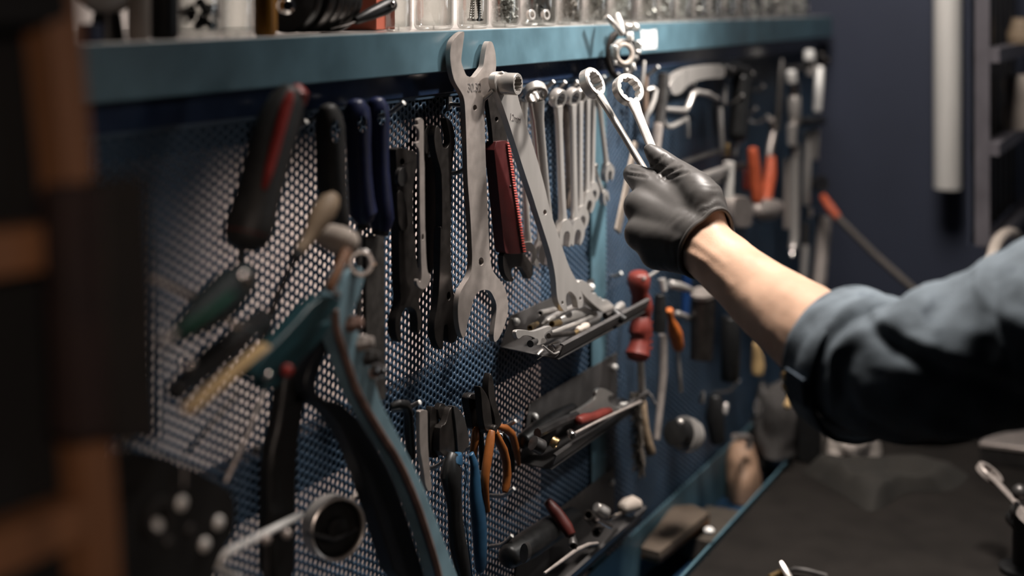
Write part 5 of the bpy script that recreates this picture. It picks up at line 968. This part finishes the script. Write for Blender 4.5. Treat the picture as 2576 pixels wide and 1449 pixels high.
# clamp holding a ratchet spanner at the right edge
ra, rb_ = PD(2489, 1192, 1.62), PD(2600, 1312, 1.50)
o = spanner('ratchet_wrench', 'small steel ring wrench resting on a black clamp at the lower right edge', ra, rb_, RT * .45 - AX * .75 + UP * .62, .0165, .017, .0058, .006, gsteel, None, 10, .009); o.data.materials[0] = steel
t = thing('clamp', 'black screw clamp at the right edge under the steel ring wrench', 'clamp', PZ(2560, 1400, ZBN))
k = 1.55 / FPX; p1 = PD(2572, 1256, 1.57); base = Vector((p1.x, p1.y, ZBN))
b = MB(); b.lathe(base, (0, 0, 1), [(0, .026), (.006, .026), (.010, .012), (.05, .011), (.062, .013)], 20); b.build('column', blackp, t)
b = MB(); b.ball(PD(2566, 1238, 1.53), 20 * k, 14, 8); b.build('knob', gsteel, t)
b = MB(); b.ball(PD(2560, 1285, 1.54), 20 * k, 14, 8); b.build('knob', gsteel, t)
b = MB(); b.lathe(PD(2560, 1312, 1.545), -AX, [(-.012, 22 * k), (.006, 22 * k), (.008, 18 * k)], 18); b.build('screw_head', blackp, t)
t = thing('snips', 'pair of small pale snips at the bottom edge of the bench', 'snips', PZ(2000, 1440, ZBN))
za = ZBN + .004
b = MB(); b.tube([PZ(1964, 1414, za + .012), PZ(1974, 1432, za + .006), PZ(1988, 1458, za)], [.0022, .0035, .004], 8); b.build('blade', steel2, t)
b = MB(); b.tube([PZ(1982, 1440, za), PZ(1998, 1432, za + .004), PZ(2030, 1436, za + .004), PZ(2080, 1450, za)], [.002, .003, .003, .003], 8); b.build('blade', gsteel, t)
b = MB(); b.tube([PZ(1935, 1452, za), PZ(1960, 1440, za), PZ(1978, 1446, za)], .003, 8); b.build('handle', brass, t)
# ================================================================== the person's arm
def organic(caps, voxel, sm, name, m, parent, sharp=180):
    b = MB()
    for pts in caps: b.tube([PD(*p[:3]) for p in pts], [p[3] * p[2] / FPX for p in pts], 20, dome=1.0)
    me = bpy.data.meshes.new('tmp'); me.from_pydata(b.v, [], b.f); bm = bmesh.new(); bm.from_mesh(me); bmesh.ops.recalc_face_normals(bm, faces=bm.faces); bm.to_mesh(me); bm.free()
    o = bpy.data.objects.new('tmp', me); C.objects.link(o)
    r = o.modifiers.new('r', 'REMESH'); r.mode = 'VOXEL'; r.voxel_size = voxel
    s = o.modifiers.new('s', 'SMOOTH'); s.iterations = sm; s.factor = .5
    bpy.context.view_layer.update(); dg = bpy.context.evaluated_depsgraph_get(); new = bpy.data.meshes.new_from_object(o.evaluated_get(dg))
    bpy.data.objects.remove(o); bpy.data.meshes.remove(me); new.name = name; return new
WR = (1780, 626, 1.19)
FORE = [(1700, 575, 1.225, 62), (1780, 626, 1.19, 76), (1850, 688, 1.155, 82), (1925, 752, 1.12, 95), (2025, 826, 1.07, 116), (2110, 885, 1.03, 130), (2230, 920, .99, 135), (2330, 925, .965, 135), (2450, 895, .95, 150), (2620, 830, .94, 165), (2780, 770, .94, 170), (3000, 695, .93, 172), (3240, 610, .92, 176)]
HAND = [  # (px, py, depth, radius px)
 [(1775, 615, 1.190, 66), (1720, 545, 1.205, 62), (1640, 478, 1.215, 42)],
 [(1775, 620, 1.192, 66), (1700, 565, 1.205, 60), (1612, 520, 1.215, 46)],
 [(1770, 628, 1.195, 66), (1690, 600, 1.208, 62), (1616, 588, 1.218, 48)],
 [(1766, 636, 1.200, 62), (1700, 628, 1.212, 58), (1652, 634, 1.222, 46)],
 [(1750, 590, 1.196, 70), (1640, 545, 1.214, 54)], [(1745, 605, 1.198, 70), (1645, 600, 1.216, 56)], [(1775, 530, 1.195, 54), (1668, 490, 1.212, 40)],
 # thumb
 [(1790, 575, 1.190, 54), (1768, 492, 1.196, 52), (1752, 474, 1.198, 46)],
 [(1756, 478, 1.198, 46), (1722, 446, 1.203, 36), (1690, 424, 1.206, 32), (1662, 402, 1.206, 29), (1644, 386, 1.205, 25), (1634, 376, 1.204, 17)],
 # index finger, curled against the thumb
 [(1640, 478, 1.215, 42), (1606, 446, 1.226, 33), (1592, 437, 1.234, 27), (1604, 440, 1.250, 24)],
 [(1596, 438, 1.236, 25), (1622, 448, 1.252, 23), (1650, 462, 1.250, 20)],
 # middle, ring, little fingers folded behind
 [(1612, 520, 1.216, 44), (1600, 520, 1.240, 30), (1606, 526, 1.258, 26), (1650, 540, 1.262, 23), (1690, 545, 1.250, 20)],
 [(1616, 588, 1.220, 44), (1606, 586, 1.242, 29), (1614, 590, 1.258, 25), (1660, 596, 1.262, 22), (1700, 595, 1.250, 19)],
 [(1652, 634, 1.224, 42), (1644, 640, 1.240, 27), (1650, 642, 1.254, 23), (1690, 640, 1.258, 20), (1720, 632, 1.248, 17)],
]
HAND = [[(a, c, z + (570 - c) * .00026 * max(0, min(1, (1800 - a) / 110)), r) for a, c, z, r in l] for l in HAND]
shr = [[(a, c, z, r * .80) for a, c, z, r in l] for l in HAND]
me = organic([FORE] + shr, .0028, 8, 'person', skin, None)
org = PD(2025, 826, 1.07)
nz_ = [v.normal.copy() for v in me.vertices]
for v, n in zip(me.vertices, nz_):
    k = noise.noise(v.co * 38) * .0009 + noise.noise(v.co * 90) * .0003
    v.co += n * k
# tendons and veins on the inside of the wrist
for (q0, q1, amp, wd) in (((1735, 612, 1.13), (1850, 690, 1.09), .0011, .0035), ((1728, 645, 1.14), (1800, 690, 1.10), .0016, .003), ((1760, 655, 1.12), (1860, 745, 1.08), .0009, .004)):
    A, B = PD(*q0), PD(*q1); ab = (B - A); L2 = ab.dot(ab)
    for v, n in zip(me.vertices, nz_):
        if n.dot(AX) > -.2: continue
        w_ = v.co - A; w_ = w_ - AX * w_.dot(AX); ab2 = ab - AX * ab.dot(AX); tt = max(0, min(1, w_.dot(ab2) / ab2.dot(ab2))); d2 = (w_ - ab2 * tt).length
        v.co += n * amp * math.exp(-(d2 / wd) ** 2) * math.sin(math.pi * min(1, max(.0, tt))) ** .5
for v in me.vertices: v.co -= org
person = finish('person', me, skin, org, None, sharp=180, lab='person reaching in from the right, rolled denim sleeve and black glove, holding two wrenches', cat='person')
# ---- glove
gl = [[(a, c, z, r) for a, c, z, r in l] for l in HAND] + [[(1700, 580, 1.222, 70), (1780, 626, 1.19, 79), (1860, 700, 1.15, 84)]]
me = organic(gl, .0020, 16, 'glove', glovem, person)
axis = (PD(2025, 826, 1.07) - PD(*WR)).normalized()
cp = PD(1778, 628, 1.188)
bm = bmesh.new(); bm.from_mesh(me)
bmesh.ops.bisect_plane(bm, geom=bm.verts[:] + bm.edges[:] + bm.faces[:], plane_co=cp, plane_no=axis, clear_outer=True)
be = [e for e in bm.edges if e.is_boundary]; nxt = {}
for e in be:
    for a, c in ((e.verts[0], e.verts[1]), (e.verts[1], e.verts[0])): nxt.setdefault(a, []).append(c)
loop = []
if be:
    st = be[0].verts[0]; prev = None; cur = st
    while True:
        loop.append(cur.co.copy()); n_ = [x for x in nxt[cur] if x is not prev]
        prev, cur = cur, n_[0]
        if cur is st or len(loop) > 4000: break
# creases: thumb joints and gathers near the cuff
bm.normal_update()
CR = [((1640, 420), (1672, 392), .0009), ((1652, 436), (1690, 406), .0012), ((1662, 446), (1712, 420), .0013), ((1650, 428), (1682, 400), .0008), ((1672, 452), (1728, 434), .0009),
      ((1585, 428), (1616, 432), .0009), ((1580, 438), (1622, 446), .0009)]
Mv = [(v, v.co.copy(), v.normal.copy()) for v in bm.verts]
def topx(p):
    d = p - CAM; z = d.dot(AX); return CX + FPX * d.dot(RT) / z, HY - FPX * d.z / z
for v, co, n in Mv:
    px, py = topx(co); dsp = 0
    if n.dot(AX) < .3:
        for (a, c, amp) in CR:
            ax_, ay_ = a; bx_, by_ = c; ux, uy = bx_ - ax_, by_ - ay_; tt = max(0, min(1, ((px - ax_) * ux + (py - ay_) * uy) / (ux * ux + uy * uy)))
            d2 = math.hypot(px - ax_ - ux * tt, py - ay_ - uy * tt)
            dsp += -amp * math.exp(-(d2 / 3.2) ** 2) + amp * .5 * math.exp(-((d2 - 8) / 4.5) ** 2)
    s = (co - cp).dot(axis)
    if s > -.030:
        ang = noise.noise(Vector((co.x * 60, co.y * 60, co.z * 60))); w_ = (1 + s / .030)
        dsp += .0005 * w_ * math.sin(s * 900 + ang * 7) + .0006 * w_ * ang
    dsp += .0003 * noise.noise(co * 45)
    v.co = co + n * dsp
bm.to_mesh(me); bm.free()
for v in me.vertices: v.co -= org
glove = finish('glove', me, glovem, org, person, sharp=180); glove['label'] = 'tight black rubber glove'
b = MB(); lp = loop[::3]
b.tube(lp, .0019, 8, loop=True); o = b.build('rolled_edge', glovem, glove)
# ---- sleeve and folded cuff
random.seed(11)
def cloth_tube(name, st, thick, m, parent, folds, seg=160, sub=14, nzs=1.0, closed_edge=True):
    """st: (point, radius); cloth tube with wrinkles, doubled for thickness"""
    pts = [s[0] for s in st]; rad = [s[1] for s in st]; P2 = []; R2 = []
    for i in range(len(pts) - 1):
        for k in range(sub):
            t = k / sub; p0, p1, p2, p3 = pts[max(i - 1, 0)], pts[i], pts[i + 1], pts[min(i + 2, len(pts) - 1)]
            P2.append(.5 * ((2 * p1) + (p2 - p0) * t + (2 * p0 - 5 * p1 + 4 * p2 - p3) * t * t + (3 * p1 - p0 - 3 * p2 + p3) * t ** 3)); R2.append(rad[i] * (1 - t) + rad[i + 1] * t)
    P2.append(pts[-1]); R2.append(rad[-1])
    rings = []; ri = []; s = 0
    for i, p in enumerate(P2):
        if i: s += (p - P2[i - 1]).length
        t = (P2[min(i + 1, len(P2) - 1)] - P2[max(i - 1, 0)]).normalized(); u = t.cross(UP).normalized(); u = u if u.dot(AX) < 0 else -u; v = UP - t * t.dot(UP); v.normalize()
        ro = []; rin = []
        for j in range(seg):
            a = 2 * math.pi * j / seg; d = u * math.cos(a) + v * math.sin(a); an = (a + math.pi) % (2 * math.pi) - math.pi
            q = p + d * R2[i]; f = nzs * (.0028 * noise.noise(q * 22) + .0020 * noise.noise(Vector((q.x * 60, q.y * 60, q.z * 38))) + .0005 * noise.noise(q * 130))
            for (s0, a0, ks, w_, amp, aw) in folds:
                da = (an - a0 + math.pi) % (2 * math.pi) - math.pi
                f += amp * math.exp(-((s - s0 - ks * da) / w_) ** 2) * math.exp(-(da / aw) ** 2)
            ro.append(p + d * (R2[i] + f)); rin.append(p + d * (R2[i] + f - thick))
        rings.append(ro); ri.append(rin)
    b = MB(); b.loft(list(reversed(ri)) + rings, False); return b.build(name, m, parent, sharp=60)
SL = [(PD(2146, 908, 1.022), .0485), (PD(2230, 925, .99), .052), (PD(2310, 928, .965), .0485), (PD(2420, 900, .95), .0525), (PD(2520, 866, .945), .0555), (PD(2620, 826, .94), .058), (PD(2780, 762, .94), .060), (PD(3000, 690, .93), .062), (PD(3330, 575, .92), .066)]
folds = [(.030, 1.0, .020, .006, .0040, .7), (.052, 1.25, .030, .0055, -.0075, .7), (.062, .75, .035, .007, .0055, .8), (.042, .2, .022, .004, .0035, .7), (.050, .25, .022, .005, -.003, .7),
         (.085, .3, -.045, .008, -.0050, .7), (.100, .2, -.05, .008, .0045, .8), (.112, -.1, -.05, .009, -.0040, .8), (.085, 1.2, .03, .006, .003, .5), (.105, 1.1, .03, .007, -.0045, .5), (.125, 1.0, .03, .007, .0035, .6), (.14, .9, .02, .006, -.004, .7),
         (.075, -.6, -.03, .01, .004, .7), (.06, -1.0, -.02, .008, -.004, .7), (.150, .2, -.03, .008, .003, .8)]
slv = cloth_tube('shirt_sleeve', SL, .0012, denim, person, folds)
slv['label'] = 'washed blue denim shirt sleeve'
A0 = PD(2122, 896, 1.034); A1 = PD(2210, 950, .995); ax2 = (A1 - A0).normalized()
CF = [(A0, .0540), (A0 + ax2 * .003, .0562), (A0 + ax2 * .016, .0570), (A0 + ax2 * .028, .0572), (A0 + ax2 * .034, .0560)]
cuff = cloth_tube('rolled_cuff', CF, .0035, denim, slv, [(.010, .9, .012, .004, .0018, .6), (.02, 1.3, .01, .004, -.0015, .5), (.016, .2, .006, .003, -.0012, .5)], sub=4, nzs=.6)
b = MB(); seg = 90; uu = ax2.cross(UP).normalized(); uu = uu if uu.dot(AX) < 0 else -uu; vv = (UP - ax2 * ax2.dot(UP)).normalized()
b.tube([A0 + ax2 * .0015 + (uu * math.cos(2 * math.pi * j / seg) + vv * math.sin(2 * math.pi * j / seg)) * .0548 for j in range(seg)], .0017, 8, loop=True); b.build('cuff_edge', denim, slv)
def oncuff(s, a, off): return A0 + ax2 * s + (uu * math.cos(a) + vv * math.sin(a)) * (.0572 + off)
b = MB(); rr_ = []
for s in (.010, .016, .022, .028, .033):
    rr_.append([oncuff(s, a, o_) for a, o_ in ((.02, .0002), (.02, .0026), (-.10, .0030), (-.24, .0028), (-.36, .0026), (-.36, .0002))])
b.loft(rr_); b.build('sleeve_placket', denimd, slv)
for a in (-.10, -.26):
    b = MB(); p = oncuff(.0085, a, .001); d = (uu * math.cos(a) + vv * math.sin(a)); b.lathe(p, d, [(0, .0032), (.0018, .0034), (.0024, .0024)], 14); b.build('button', brass, slv)
# ---- the two wrenches held between thumb and finger
spanner('combination_wrench', 'combination wrench held in the glove, left one with its ring seen edge-on', PD(1489, 209, 1.315), PD(1684, 530, 1.266), RT * .80 - AX * .56 + UP * .36, .0152, .007, .0044, .0056, steel2, None, 12, .0105)
o = spanner('ratchet_wrench', 'ratchet ring wrench held upright in the glove, right one of the two', PD(1580, 226, 1.298), PD(1698, 515, 1.234), RT * .50 - AX * .86 + UP * .22, .0160, .007, .0050, .0052, steel2, None, 10, .0095)
